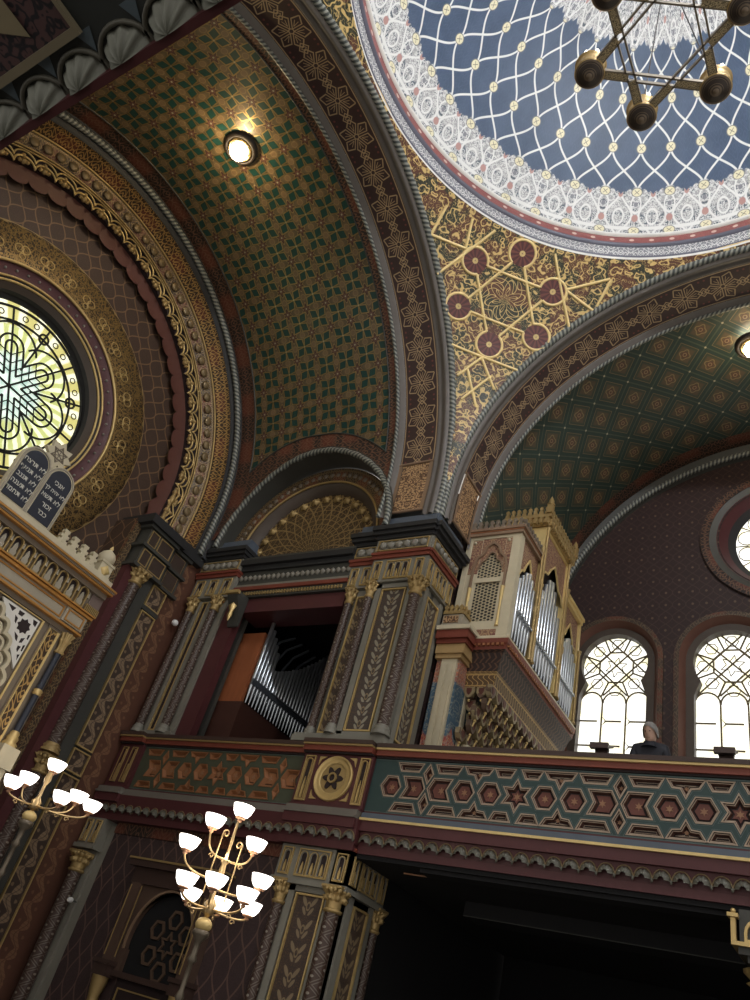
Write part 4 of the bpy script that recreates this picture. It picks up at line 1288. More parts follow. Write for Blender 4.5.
one('medallion_dish', M['goldd'], lambda b: b.lathe(S10(-7.34, 3.45, .06), [(.33, .0), (.001, .012)], 36, axis=(0,-1,0)), bm)
one('medallion_flower', M['dark'], lambda b: fpoly(b, S10, [(-7.34 + (.15 + .045*cos(6*t))*cos(t), 3.45 + (.15 + .045*cos(6*t))*sin(t)) for t in [2*pi*k/60 for k in range(60)]], .055, .085), bm)
one('medallion_heart', M['goldd'], lambda b: ring_poly(b, S10, ngon((-7.34, 3.45), .085, 20), ngon((-7.34, 3.45), .055, 20), .08, .11), bm)
for u0, u1 in ((-7.98, -7.78), (-6.90, -6.72)):
    mb = MB(); niche_row(mb, S10, u0, u1, 3.07, 3.80, 1, .05, 0, 1); mb.build('gilt_niche', [M['gold'], M['dark'], M['goldd']], bm)
def mnich(b):
    for s in (1, -1):
        for q in (1, -1):
            u, w = -7.34 + s*.36, 3.45 + q*.34
            fpoly(b, S10, [(u, w), (u - s*.14, w), (u - s*.04, w - q*.05), (u, w - q*.14)], .05, .07, 0)
mb = MB(); mnich(mb); mb.build('corner_leaves', [M['gold'], M['dark']], bm)

# --- shell cornice under the gallery
def shells(par, x0, x1, y, zc=2.62, sgn=-1, p=.222, m='shell'):
    mb = MB(); n = round((x1-x0)/p)
    for k in range(n):
        c = x0 + (x1-x0)*(k+.5)/n; rows = []
        for i in range(13):
            a = pi*i/12; rr = .104*(1 + .06*cos(14*a)); row = []
            for j in range(5):
                t = pi/2*j/4
                row.append(V((c + rr*cos(a)*cos(t*.0)*(.35 + .65*cos(t)), y + sgn*(.085*sin(t) + .010*cos(14*a)*sin(t)), zc - .06 + rr*1.15*sin(a)*(.35 + .65*cos(t)))))
            rows.append(row)
        mb.grid(rows, m=0)
        mb.tube([(c + .108*cos(pi*i/10), y + sgn*.02, zc - .06 + .135*sin(pi*i/10)) for i in range(11)], .010, 5, m=1)
        mb.lathe((c + p/2, y + sgn*.05, zc - .06), [(.001, -.035), (.016, -.02), (.016, .0), (.006, .02)], 8, m=2)
    return mb.build('shell_row', [M[m], M['dimgold'], M[m]], par)
M['shell'] = mat('dull shell paint', color=(.10, .095, .075), rough=.5)
M['shellg'] = mat('grey green shell paint', color=(.21, .215, .18), rough=.45)
def gcornice(par, x0, x1, y):
    one('cornice_cove', M['maroon'], lambda b: b.prism([(x0, y+.2, 2.86), (x0, y-.02, 2.86), (x0, y, 2.74), (x0, y+.04, 2.50), (x0, y+.2, 2.50)], (x1-x0, 0, 0)), par)
    shells(par, x0, x1, y + .03)
    one('cornice_bed', M['maroon'], lambda b: b.box(x0, x1, y+.02, y+.3, 2.42, 2.52), par)
gc = structE('trim_6')
gcornice(gc, -6.64, 4.4, 10.0); gcornice(gc, -8.04, -6.64, 9.88); gcornice(gc, -12.6, -8.04, 9.96)
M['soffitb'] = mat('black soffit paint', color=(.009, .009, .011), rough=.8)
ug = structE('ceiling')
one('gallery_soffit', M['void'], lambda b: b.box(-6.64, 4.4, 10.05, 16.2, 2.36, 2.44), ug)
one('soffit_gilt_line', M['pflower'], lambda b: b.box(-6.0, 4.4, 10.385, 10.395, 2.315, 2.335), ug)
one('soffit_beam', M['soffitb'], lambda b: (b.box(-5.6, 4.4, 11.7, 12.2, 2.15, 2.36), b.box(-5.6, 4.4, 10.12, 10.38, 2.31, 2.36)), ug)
one('soffit_beam_edge', M['greyd'], lambda b: b.box(-5.6, 4.4, 11.69, 11.7, 2.15, 2.162), ug)
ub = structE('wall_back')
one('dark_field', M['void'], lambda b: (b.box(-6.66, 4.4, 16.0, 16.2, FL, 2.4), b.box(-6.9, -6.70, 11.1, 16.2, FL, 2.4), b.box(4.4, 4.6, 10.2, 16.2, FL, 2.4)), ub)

# --- the column whose gilt capital shows under the gallery
cg = thing('column', 'gilt-capped column under the long gallery at the lower right edge', 'column', (-1.1, 10.35, FL))
one('shaft', M['greyd'], lambda b: b.lathe((-1.1, 10.35, 0), [(.27, FL), (.25, 1.5)], 20), cg)
one('capital', M['gold'], lambda b: (b.lathe((-1.1, 10.35, 1.48), [(.25, 0), (.28, .03), (.25, .06), (.27, .16)], 24, lobes=12, amp=.05), b.lathe((-1.1, 10.35, 1.48), [(.27, .16), (.38, .24), (.33, .27), (.40, .34), (.40, .38)], 32, lobes=8, amp=.10)), cg)
one('neck', M['greyd'], lambda b: (b.box(-1.44, -.76, 10.01, 10.69, 1.86, 1.92), b.box(-1.52, -.68, 9.95, 10.75, 1.92, 1.99)), cg)
def gbox(b):
    f = south(9.92)
    fbox(b, f, -1.58, -.62, 1.99, 2.03, -.85, .03)
    for u in (-1.58, -1.12, -.66): fbox(b, f, u, u+.05, 2.03, 2.26, -.05, .03); b.ball(f(u+.025, 2.33, 0), .03, 8); fbox(b, f, u-.03, u+.08, 2.26, 2.30, -.06, .06)
    for u in (-1.30, -.90):
        ring_poly(b, f, arch_pts(u-.15, u+.15, 2.03, 2.27, 8), inset(arch_pts(u-.15, u+.15, 2.03, 2.27, 8), .03), -.02, .02); b.lathe(f(u, 2.12, 0), [(.08, -.02), (.05, .03), (.02, .05)], 10, lobes=6, amp=.2, axis=(0,-1,0))
one('carved_block', M['gold'], gbox, cg)
one('block_core', M['greyd'], lambda b: b.box(-1.5, -.7, 9.94, 10.76, 1.99, 2.36), cg)

# --- lower wall of the chancel with its doorway
lw = structE('wall_lower')
one('lattice_field', M['lowwall'], lambda b: fbox(b, S10, -11.95, -7.9, FL, 2.36, -.5, -.16), lw)
one('top_border', M['borderband'], lambda b: fbox(b, S10, -11.95, -8.0, 2.24, 2.42, -.4, -.13), lw)
dr = structE('door_1')
SD = south(10.12)
def arco(c, r, w0, zs): return [(c-r*.9, w0), (c+r*.9, w0), (c+r*.92, zs-.15)] + [(c + r*cos(a), zs + r*1.12*sin(a)) for a in [rad(-12 + 204*k/24) for k in range(25)]] + [(c-r*.92, zs-.15)]
one('lintel', M['woodd'], lambda b: (fbox(b, SD, -11.0, -8.85, 1.74, 1.84, -.1, .22), fbox(b, SD, -10.9, -8.95, 1.50, 1.74, -.1, .12)), dr)
one('lintel_edge', M['goldd'], lambda b: fbox(b, SD, -11.02, -8.83, 1.84, 1.87, -.1, .24), dr)
def surround(b):
    ring_poly(b, SD, [(-10.80, .25), (-9.0, .25), (-9.0, .78)] + [(-9.0, .78 + .72*k/12) for k in range(12)] + [(-9.0 - 1.8*k/12, 1.5) for k in range(13)] + [(-10.80, .78)], arco(-9.88, .66, .25, .72), -.1, .05)
    for u0, u1 in ((-10.84, -10.64), (-9.16, -8.96)): fbox(b, SD, u0, u1, .35, 1.5, -.1, .14)
M['doorw'] = mat('brown door surround', color=(.085, .052, .038), rough=.45)
one('surround', M['doorw'], surround, dr)
one('jamb_lines', M['goldd'], lambda b: [fbox(b, SD, u, u+.018, .42, 1.46, .14, .15) for u in (-10.83, -9.15, -10.58, -9.24)], dr)
one('arch_edge', M['tan'], lambda b: pline(b, SD, arco(-9.88, .68, .25, .72)[3:-1], .035, .04, .08), dr)
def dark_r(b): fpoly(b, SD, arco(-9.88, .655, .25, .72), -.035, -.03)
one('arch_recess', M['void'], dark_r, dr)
def dtrac(b):
    c = (-9.72, .74)
    for k in range(6):
        a = rad(30 + 60*k); q = (c[0] + .36*cos(a), c[1] + .36*sin(a))
        if k in (0, 1, 2, 3, 5, 4): ring_poly(b, SD, ngon(q, .155, 6, rad(0)), ngon(q, .11, 6, rad(0)), -.03, .0)
    ring_poly(b, SD, star(c, .20, .11), star(c, .14, .075), -.03, .0)
one('star_tracery', M['dwood'] if 'dwood' in M else mat('dim door wood', color=(.10, .062, .04), rough=.5), dtrac, dr)
for u in (-10.74, -9.06):
    one('bracket_box', M['woodd'], lambda b: (fbox(b, SD, u-.16, u+.16, .14, .36, -.1, .2), fbox(b, SD, u-.19, u+.19, .30, .36, -.1, .23)), dr)
    one('gilt_bracket', M['goldd'], lambda b: b.lathe(SD(u, -.30, .1), [(.05, 0), (.09, .02), (.07, .08), (.09, .2), (.12, .36), (.13, .44)], 12, lobes=6, amp=.08), dr)
    one('side_post', M['woodd'], lambda b: fbox(b, SD, u-.1, u+.1, FL, -.28, -.1, .15), dr)
one('transom', M['woodd'], lambda b: fbox(b, SD, -10.6, -9.2, .18, .26, -.1, .08), dr)
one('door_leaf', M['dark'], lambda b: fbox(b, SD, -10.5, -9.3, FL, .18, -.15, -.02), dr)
one('door_frame', M['goldd'], lambda b: fframe(b, SD, -10.42, -9.36, FL+.1, .06, .02, -.02, .0), dr)

# --- painted half column in the lower corner
hc = thing('pilaster', 'slim lower chancel pilaster with gilt capital left of the doorway', 'pilaster', (-12.4, 10.0, FL))
one('shaft', M['grey'], lambda b: (fbox(b, S10, -12.6, -12.15, FL, 1.9, -.4, -.12), fbox(b, S10, -12.15, -11.955, FL, 2.36, -.4, -.165)), hc)
colonnette(hc, -12.36, 10.02, FL, 1.82, .12, shaft='spiral', caps='goldd')
lowfrieze(hc, S10, -12.62, -12.12, .02, (1, 1))
# ------------------------------------------------------------------ organ on the gallery
og = thing('organ', 'ivory and gold pipe organ case with pierced screen and crested tower on the gallery', 'organ', (-6.0, 12.5, 2.95))
OX = -5.38; OS, OW = south(11.2), west(OX)
def olin(y0, y1, prof, m, name):
    """a moulding that runs along the south face and then the long west face: prof of (out, z)"""
    def f(b):
        for (d, z), (d2, z2) in zip(prof, prof[1:]):
            a = [V((-6.62, y0 - d, z)), V((OX + d, y0 - d, z)), V((OX + d, y1, z))]
            c = [V((-6.62, y0 - d2, z2)), V((OX + d2, y0 - d2, z2)), V((OX + d2, y1, z2))]
            for i in (0, 1):
                L = 0 if i == 0 else 2
                b.add([a[i], a[i+1], c[i+1], c[i]], [(L, 0), (L + (a[i+1]-a[i]).length, 0), (L + (a[i+1]-a[i]).length, 1), (L, 1)], 0)
    return one(name, M[m], f, og)
Y0, Y1 = 11.2, 14.95
# pedestal with painted panels
def ped(b): b.box(-6.57, -6.10, 11.02, 11.9, 2.95, 6.12)
pd = one('pedestal', M['paintwork'], ped, og)
def pil(b):
    f = south(11.02)
    fbox(b, f, -6.44, -6.14, 2.95, 6.1, 0, .06); fbox(b, f, -6.40, -6.32, 3.1, 6.0, .06, .085); fbox(b, f, -6.27, -6.19, 3.1, 6.0, .06, .085)
    fbox(b, west(-6.10), 11.40, 11.52, 2.95, 6.1, 0, .03)
one('pilaster_strip', M['ivory'], pil, pd)
one('pedestal_capital', M['ochre'] if 'ochre' in M else mat('ochre moulding', color=(.38, .25, .11), rough=.45), lambda b: (b.box(-6.57, -6.05, 10.92, 11.5, 6.10, 6.18), b.box(-6.57, -6.0, 10.88, 11.5, 6.18, 6.36)), pd)
one('pedestal_cornice', M['red'], lambda b: (b.box(-6.57, -5.96, 10.84, 11.4, 6.36, 6.44), b.box(-6.57, -5.92, 10.78, 11.4, 6.44, 6.60)), pd)
one('pedestal_cornice_line', M['ivory'], lambda b: b.box(-6.57, -5.88, 10.74, 11.4, 6.60, 6.68), pd)
one('pedestal_block', M['arkgrey'], lambda b: (b.box(-6.57, -6.12, 10.86, 11.4, 6.68, 6.78), b.box(-6.57, -6.16, 10.90, 11.4, 6.78, 7.0)), pd)
one('pedestal_panel', M['stiltband'], lambda b: fbox(b, south(10.90), -6.54, -6.24, 6.82, 6.96, 0, .02), pd)
def crest(b, pts, h=.2, p=.115, t=.05):
    """pierced battlement along a line of points"""
    for a, c in zip(pts, pts[1:]):
        a, c = V(a), V(c); L = (c-a).length; n = max(1, round(L/p)); u = (c-a).normalized(); nn = V((u.y, -u.x, 0))*t/2
        for k in range(n):
            o = a + u*(L*(k+.5)/n)
            out = [(-.045, 0), (.045, 0), (.045, h*.3), (.02, h*.45), (.042, h*.62), (.042, h*.8), (0, h), (-.042, h*.8), (-.042, h*.62), (-.02, h*.45), (-.045, h*.3)]
            b.prism([o - nn + u*x + V((0, 0, z)) for x, z in out], nn*2)
one('pedestal_cresting', M['goldd'], lambda b: (crest(b, [(-6.57, 10.9, 7.0), (-6.16, 10.9, 7.0), (-6.16, 11.15, 7.0)], .20), b.box(-6.57, -6.14, 10.88, 11.2, 7.0, 7.06)), pd)
# the long cornice and the honeycomb corbelling under it
olin(Y0, Y1, [(.0, 6.68), (.06, 6.66), (.10, 6.62), (.10, 6.58)], 'ivory', 'cornice_top')
olin(Y0, Y1, [(.10, 6.58), (.09, 6.50), (.06, 6.46), (.05, 6.38)], 'red', 'red_cornice')
one('cornice_dentils', M['orange'], lambda b: [b.box(OX + .04, OX + .07, Y0 - .03, Y1 - .1, 6.44, 6.49)] + [b.box(OX + .06, OX + .10, Y0 + .09*k, Y0 + .05 + .09*k, 6.44, 6.49) for k in range(41)] + [b.box(-5.95 + .09*k, -5.9 + .09*k, Y0 - .10, Y0 - .06, 6.44, 6.49) for k in range(7)], og)
olin(Y0, Y1, [(.05, 6.38), (.0, 6.34), (-.08, 6.18), (-.13, 6.04)], 'chevron', 'cornice_soffit')
olin(Y0, Y1, [(-.13, 6.04), (-.12, 5.99), (-.17, 5.76), (-.24, 5.74)], 'goldstrip', 'carved_band')
def muq(b):
    for t in range(5):
        z1 = 5.74 - .20*t; d = .24 + .11*t; p = .26
        n = 14
        for k in range(n):
            y = Y0 + .14 + p*(k + .5*(t % 2))
            if y > Y1 - .1: continue
            x = OX - d
            # one hanging cell: arched front, pointed foot
            o = [(-.115, 0), (.115, 0), (.115, -.10), (.06, -.18), (0, -.22), (-.06, -.18), (-.115, -.10)]
            b.prism([(x, y + u, z1 + w) for u, w in o], (.10, 0, 0), 0)
            b.prism([(x + .10, y + u*.5, z1 + w*.62 - .02) for u, w in o], (.006, 0, 0), 1)
            b.ball((x + .06, y, z1 - .24), .030, 8, 2)
            b.tube([(x + .06, y, z1 - .24), (x + .03, y, z1 - .34)], .018, 6, 2)
        n2 = 5
        for k in range(3):
            xx = OX - d - .13 - .24*k - .12*(t % 2)
            if xx < -6.1: continue
            o = [(-.10, 0), (.10, 0), (.10, -.10), (.05, -.18), (0, -.21), (-.05, -.18), (-.10, -.10)]
            b.prism([(xx + u, Y0 + d, z1 + w) for u, w in o], (0, -.10, 0), 0)
            b.prism([(xx + u*.5, Y0 + d - .10, z1 + w*.62 - .02) for u, w in o], (0, -.006, 0), 1)
            b.ball((xx, Y0 + d - .06, z1 - .24), .03, 8, 2)
mb = MB(); muq(mb); mb.build('honeycomb_corbels', [M['muq'], M['muqd'] if 'muqd' in M else mat('dark red cell', color=(.10, .03, .02)), M['gold']], og)
one('corbel_back', M['muq'], lambda b: b.grid([[V((OX - .22 - .6*k/6, y, 5.76 - 1.1*k/6)) for k in range(7)] for y in (Y0 + .2, Y1)]), og)
one('lower_case', M['bluecase'] if 'bluecase' in M else mat('deep blue case paint', color=(.02, .05, .075)), lambda b: b.box(-6.62, -6.12, 11.5, 15.0, 2.95, 5.6), og)
def shaft4(b):
    for y in (11.62, 13.0, 14.4): b.lathe((-6.0, y, 2.95), [(.09, 0), (.06, .1), (.06, 1.5), (.12, 1.7), (.10, 1.8)], 12)
one('corbel_shafts', M['ivory'], shaft4, og)
# body
def body(b):
    b.box(-6.5, OX - .16, Y0 + .12, Y1 - .1, 6.6, 9.0)
    b.box(-6.3, OX - .12, 12.25, 13.75, 6.6, 9.9)
    b.box(-6.5, OX - .16, 13.75, 14.9, 6.6, 9.2)
one('case', M['dark'], body, og)
def stiles(b):
    fbox(b, OS, -6.55, -6.44, 6.62, 9.0, -.1, 0); fbox(b, OS, -5.56, OX, 6.62, 9.0, -.18, 0)
    fbox(b, OS, -6.44, -5.56, 6.62, 6.86, -.1, 0); fbox(b, OS, -6.44, -5.56, 8.94, 9.0, -.1, 0)
    for y0, y1 in ((11.2, 11.34),): fbox(b, OW, y0+.005, y1, 6.63, 8.99, -.17, -.004)
    fbox(b, OW, 11.35, 14.7, 6.63, 6.76, -.16, -.02)
one('ivory_stiles', M['ivory'], stiles, og)
def sconts(b):
    # the pierced shutters below the cusped arch
    b.add([OS(u, w, -.035) for u, w in ((-6.28, 6.9), (-5.66, 6.9), (-5.66, 8.8), (-6.28, 8.8))], [(-6.28, 6.9), (-5.66, 6.9), (-5.66, 8.8), (-6.28, 8.8)])
one('pierced_screen', M['screen'], sconts, og)
def cusp(b):
    o = [(-6.44, 6.86), (-5.56, 6.86), (-5.56, 8.94), (-6.44, 8.94)]
    a = [(-6.26, 6.97), (-5.74, 6.97), (-5.74, 8.2), (-5.78, 8.36), (-5.87, 8.42), (-5.93, 8.56), (-6.0, 8.60), (-6.07, 8.56), (-6.13, 8.42), (-6.22, 8.36), (-6.26, 8.2)]
    # sides, head
    X0 = -5.95
    fbox(b, OS, -6.44, -6.20, 6.86, 8.94, -.03, -.015, 0); fbox(b, OS, -5.70, -5.56, 6.86, 8.94, -.03, -.015, 0); fbox(b, OS, -6.20, -5.70, 8.62, 8.94, -.03, -.015, 1)
    fbox(b, OS, -6.42, -6.21, 8.1, 8.92, -.015, -.010, 1); fbox(b, OS, -5.69, -5.57, 8.1, 8.92, -.015, -.010, 1); fbox(b, OS, -6.20, -5.70, 6.86, 7.02, -.03, -.015, 0)
    for s in (1, -1): fpoly(b, OS, [(X0 + s*.25, 8.2), (X0 + s*.25, 8.63), (X0, 8.63), (X0 + s*.06, 8.57), (X0 + s*.13, 8.43), (X0 + s*.20, 8.36)], -.03, -.014, 1)
    pline(b, OS, [(u + .05, w) for u, w in a[2:]], .03, -.02, .012, 3)
    pline(b, OS, [(-6.30, 7.75), (-6.30, 8.25), (-6.25, 8.45), (-6.14, 8.55), (-6.08, 8.72), (-5.95, 8.82), (-5.82, 8.72), (-5.76, 8.55), (-5.65, 8.45), (-5.60, 8.25), (-5.60, 7.75)], .045, -.012, .03, 3)
    fbox(b, OS, -6.22, -5.68, 7.88, 7.98, -.02, .01, 0)
    for u in (-6.40, -5.60): b.ball(OS(u + (.03 if u < -6 else -.03), 8.86, 0), .035, 8, 0)
    for u in (-6.30, -5.61): b.lathe(OS(u, 6.9, 0), [(.04, 0), (.026, .08), (.022, .55), (.034, .6), (.034, .8), (.045, .86)], 10, 2)
    fbox(b, OS, -6.42, -6.06, 6.68, 6.82, 0, .015, 3); fbox(b, OS, -5.98, -5.6, 6.68, 6.82, 0, .015, 1)
mb = MB(); cusp(mb); mb.build('cusped_arch', [M['ivory'], M['arkpink'] if 'arkpink' in M else mat('faded red panel', lambda: (lambda u, v: mix(curl(u, v, .4, .25), (.17, .070, .055), (.36, .23, .13)))(*uv())), M['goldp'], M['tan']], og)
# cornice of the low bays with cresting
one('bay_cornice', M['tan'], lambda b: (b.box(-6.5, OX + .04, Y0 - .05, 12.25, 9.0, 9.10), b.box(-6.5, OX + .08, Y0 - .08, 12.25, 9.10, 9.16)), og)
one('bay_cornice_line', M['orange'], lambda b: b.box(-6.5, OX + .05, Y0 - .06, 12.25, 9.07, 9.10), og)
one('bay_cresting', M['arkbrown'], lambda b: crest(b, [(-6.5, Y0 - .02, 9.16), (OX + .02, Y0 - .02, 9.16), (OX + .02, 12.2, 9.16)], .22, .12), og)
# west face: spandrels, slender shafts and the three groups of pipes
def spand(b, y0, y1, zs, zt, d):
    c = (y0+y1)/2; w = (y1-y0)/2
    pts = [(y0, zt), (y0, zs), (y0 + w*.25, zs + .18), (y0 + w*.5, zs + .22), (y0 + w*.7, zs + .42), (c, zs + .62), (y1 - w*.7, zs + .42), (y1 - w*.5, zs + .22), (y1 - w*.25, zs + .18), (y1, zs), (y1, zt)]
    f = west(OX + d)
    # fan of quads up to the top edge
    for p, q in zip(pts[1:-1], pts[2:]):
        if abs(p[0]-q[0]) < 1e-6: continue
        b.add([f(*p), f(*q), f(q[0], zt), f(p[0], zt)], [p, q, (q[0], zt), (p[0], zt)], 0)
    pline(b, f, pts[1:-1], .035, 0, .03, 1)
mb = MB(); spand(mb, 11.34, 12.22, 8.1, 9.0, -.03); spand(mb, 12.32, 13.62, 8.75, 9.85, .02); spand(mb, 13.82, 14.85, 8.15, 9.1, -.03)
mb.build('spandrels', [M['arkpink'] if 'arkpink' in M else MATS['faded red panel'], M['goldp']], og)
def towerf(b):
    for y in (12.24, 13.62): fbox(b, OW, y, y + .10, 6.76, 9.9, -.2, .06)
    fbox(b, OW, 12.24, 13.72, 9.85, 9.92, -.3, .05)
    for y in (13.74, 14.86): fbox(b, OW, y, y + .10, 6.76, 9.15, -.2, .02)
    fbox(b, OW, 13.74, 14.96, 9.1, 9.2, -.3, .05); fbox(b, OW, 13.74, 15.0, 9.2, 9.28, -.3, .08)
    b.box(-6.3, OX + .06, 12.22, 12.34, 9.0, 9.9)
one('gilt_stiles', M['goldp'], towerf, og)
def towertop(b):
    b.box(-6.3, OX + .10, 12.18, 13.78, 9.92, 9.99); b.box(-6.3, OX + .16, 12.12, 13.84, 10.12, 10.20)
    b.box(-6.3, OX + .12, 12.16, 13.80, 9.99, 10.12)
    for k in range(13): b.box(OX + .1, OX + .17, 12.2 + .125*k, 12.26 + .125*k, 9.93, 10.1)
    for k in range(8): b.box(-6.2 + .125*k, -6.14 + .125*k, 12.07, 12.16, 9.93, 10.1)
    crest(b, [(-6.3, 12.14, 10.2), (OX + .12, 12.14, 10.2), (OX + .12, 13.82, 10.2)], .20, .13)
    for x, y in ((OX + .12, 12.14), (OX + .12, 13.82)):
        b.box(x - .06, x + .06, y - .06, y + .06, 10.2, 10.42); b.lathe((x, y, 10.42), [(.085, 0), (.085, .03), (.05, .05), (.06, .12), (.001, .26)], 12)
one('tower_crown', M['goldd'], towertop, og)
def shafts5(b):
    for y in (12.16, 13.76):
        b.lathe((OX + .07, y, 6.7), [(.055, 0), (.035, .06), (.030, 1.0), (.05, 1.06), (.05, 1.16), (.03, 1.2), (.026, 2.4), (.05, 2.5), (.06, 2.6)], 10)
    for y in (12.27, 13.67): b.lathe((OX + .08, y, 6.7), [(.06, 0), (.04, .08), (.034, 1.7), (.055, 1.75), (.034, 1.8), (.03, 3.1), (.06, 3.2)], 10)
    for y in (13.80, 14.9): b.lathe((OX + .05, y, 6.7), [(.055, 0), (.035, .06), (.030, 1.6), (.055, 1.7)], 10)
one('gilt_shafts', M['goldd'], shafts5, og)
def pipes(ys, z0, zts, r, band):
    for y, zt in zip(ys, zts):
        q = one('pipe', M['pipe'], lambda b: b.lathe((OX - .01, y, 0), [(r*.35, z0), (r*.9, z0 + .36), (r, z0 + .40), (r, zt), (r*.9, zt + .01), (r*.9, zt - .04)], 12), og)
    one('pipe_band', M['pipe'], lambda b: (fbox(b, west(OX + r), ys[0] - r, ys[-1] + r, band, band + .05, -.02, .02), [b.ball((OX + r + .01, y, band + .02), .03, 8) for y in ys]), og)
pipes([11.44 + .135*k for k in range(6)], 6.76, [8.05, 8.2, 8.35, 8.42, 8.35, 8.2], .055, 7.30)
pipes([12.42 + .155*k for k in range(8)], 6.76, [8.3, 8.5, 8.75, 8.95, 9.0, 8.85, 8.6, 8.4], .064, 7.25)
pipes([13.92 + .135*k for k in range(7)], 6.76, [8.0, 8.15, 8.3, 8.38, 8.3, 8.15, 8.0], .055, 7.25)

# ------------------------------------------------------------------ organ pipes in the chancel chamber
co = thing('organ', 'organ chest with reddish wood side and tin pipes inside the chancel opening', 'organ', (-11.0, 11.5, 2.95))
one('wood_side', M['wood'], lambda b: b.box(-11.9, -10.56, 10.62, 10.70, 5.06, 6.62), co)
one('lower_case', M['woodd2'] if 'woodd2' in M else mat('dim brown wood', color=(.055, .022, .016), rough=.4), lambda b: b.box(-12.2, -10.50, 10.60, 12.95, 2.95, 5.06), co)
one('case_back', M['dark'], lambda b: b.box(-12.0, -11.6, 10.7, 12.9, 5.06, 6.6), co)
PT = [6.86, 6.74, 6.62, 6.5, 6.38] + [6.02, 6.06, 6.12, 6.18, 6.24, 6.32, 6.38, 6.46, 6.56, 6.66, 6.76, 6.86, 6.98, 7.1, 7.2]
for k, zt in enumerate(PT):
    y = 10.66 + .108*k
    one('pipe', M['pipe'], lambda b: b.lathe((-10.46, y, 0), [(.012, 5.06), (.042, 5.42), (.046, 5.46), (.046, zt), (.040, zt + .005), (.040, zt - .03)], 10), co)
one('pipe_rail', M['pipedark'] if 'pipedark' in M else mat('dull pipe rail', color=(.10, .11, .13), metal=.5, rough=.4), lambda b: b.box(-10.44, -10.40, 10.6, 12.85, 5.44, 5.56), co)
one('rail_line', M['pipe'], lambda b: b.tube([(-10.39, 11.2, 5.55), (-10.39, 12.85, 5.55)], .012, 6), co)
def bent(b):
    for k in range(4):
        y = 11.3 + .28*k; b.tube([(-10.9, y, 5.5), (-10.9, y, 6.55 - .08*k), (-10.8, y + .1, 6.85 - .05*k), (-10.6, y + .3, 7.05)], .03, 8)
one('bent_pipes', M['pipedark'] if 'pipedark' in M else MATS['dull pipe rail'], bent, co)

# ------------------------------------------------------------------ the ark
AX = -10.1; AF = west(AX)
ark = thing('ark', 'ivory and gilt holy ark with two slate tablets, niche frieze and battlement cresting', 'ark', (AX - .5, CY, FL))
def arkbody(b):
    for s in (1, -1):
        u0, u1 = sorted((CY + s*1.36, CY + s*1.78)); fbox(b, AF, u0, u1, -.9, 3.98, -1.0, 0)
    fbox(b, AF, CY - 1.78, CY + 1.78, 3.98, 4.06, -1.0, .02)
one('case', M['arkbrown'], arkbody, ark)
one('entablature', M['arkgrey'], lambda b: (fbox(b, AF, CY - 1.80, CY + 1.80, 4.08, 4.34, -1.0, .06), fbox(b, AF, CY + 1.42, CY + 1.82, 4.10, 4.32, -.5, .10), fbox(b, AF, CY - 1.82, CY - 1.42, 4.10, 4.32, -.5, .10)), ark)
def golds(b):
    for z0, z1, d in ((4.05, 4.08, .09), (4.33, 4.37, .13), (4.38, 4.40, .16), (4.80, 4.83, .24), (4.86, 4.885, .28)): fbox(b, AF, CY - 1.82 - d*.5, CY + 1.82 + d*.5, z0, z1, -1.0, d)
    fframe(b, AF, CY + 1.46, CY + 1.78, 4.12, 4.30, .02, .1, .115); fframe(b, AF, CY - 1.40, CY + 1.40, 4.12, 4.30, .02, .06, .075)
one('gilt_mouldings', M['orangegold'] if 'orangegold' in M else mat('orange gilding', color=(.56, .27, .07), metal=.5, rough=.35), golds, ark)
one('frieze_ground', M['arkbrown'], lambda b: (fbox(b, AF, CY - 1.84, CY + 1.84, 4.36, 4.80, -1.0, .08), fbox(b, AF, CY - 1.9, CY + 1.9, 4.72, 4.80, -1.0, .16), fbox(b, AF, CY - 1.94, CY + 1.94, 4.83, 4.90, -1.0, .26)), ark)
def fniche(b):
    for k in range(-7, 8):
        u = CY + .218*k
        o = arch_pts(u - .085, u + .085, 4.41, 4.73, 10); i = inset(o, .02)
        fpoly(b, AF, i, .08, .085, 1); ring_poly(b, AF, o, i, .08, .135, 0)
        fpoly(b, AF, [(u - .045, 4.43), (u + .045, 4.43), (u + .055, 4.49), (u + .035, 4.52), (u + .03, 4.58), (u, 4.64), (u - .03, 4.58), (u - .035, 4.52), (u - .055, 4.49)], .085, .12, 2)
        fpoly(b, AF, [(u + .085, 4.60), (u + .133, 4.60), (u + .109, 4.70)], .08, .12, 2)
    fbox(b, AF, CY + 1.70, CY + 1.92, 4.42, 4.72, .08, .10, 3); fbox(b, AF, CY - 1.92, CY - 1.70, 4.42, 4.72, .08, .10, 3)
    for k in range(9): fbox(b, AF, CY + 1.66 + .03*k, CY + 1.675 + .03*k, 4.40, 4.52, .1, .14, 0)
mb = MB(); fniche(mb); mb.build('niche_frieze', [M['goldd'], M['dark'], M['arkgrey'], M['arkmauve'] if 'arkmauve' in M else mat('mauve brown panel', color=(.16, .115, .10))], ark)
one('top_ledge', M['ivory'], lambda b: (fbox(b, AF, CY - 1.86, CY + 1.86, 4.90, 5.0, -.6, .20), fbox(b, AF, CY - 1.80, CY + 1.80, 5.0, 5.05, -.4, .14)), ark)
def merl(u):
    o = [(-.085, 0), (.085, 0), (.085, .06), (.045, .06), (.045, .10), (.075, .10), (.075, .15), (.035, .15), (.035, .19), (.05, .19), (.05, .235), (-.05, .235), (-.05, .19), (-.035, .19), (-.035, .15), (-.075, .15), (-.075, .10), (-.045, .10), (-.045, .06), (-.085, .06)]
    one('battlement', M['ivory'], lambda b: (fpoly(b, AF, [(u + x, 5.05 + w) for x, w in o], .02, .10), fpoly(b, AF, [(u - .02, 5.07), (u + .02, 5.07), (u + .015, 5.18), (u - .015, 5.18)], .10, .105)), ark)
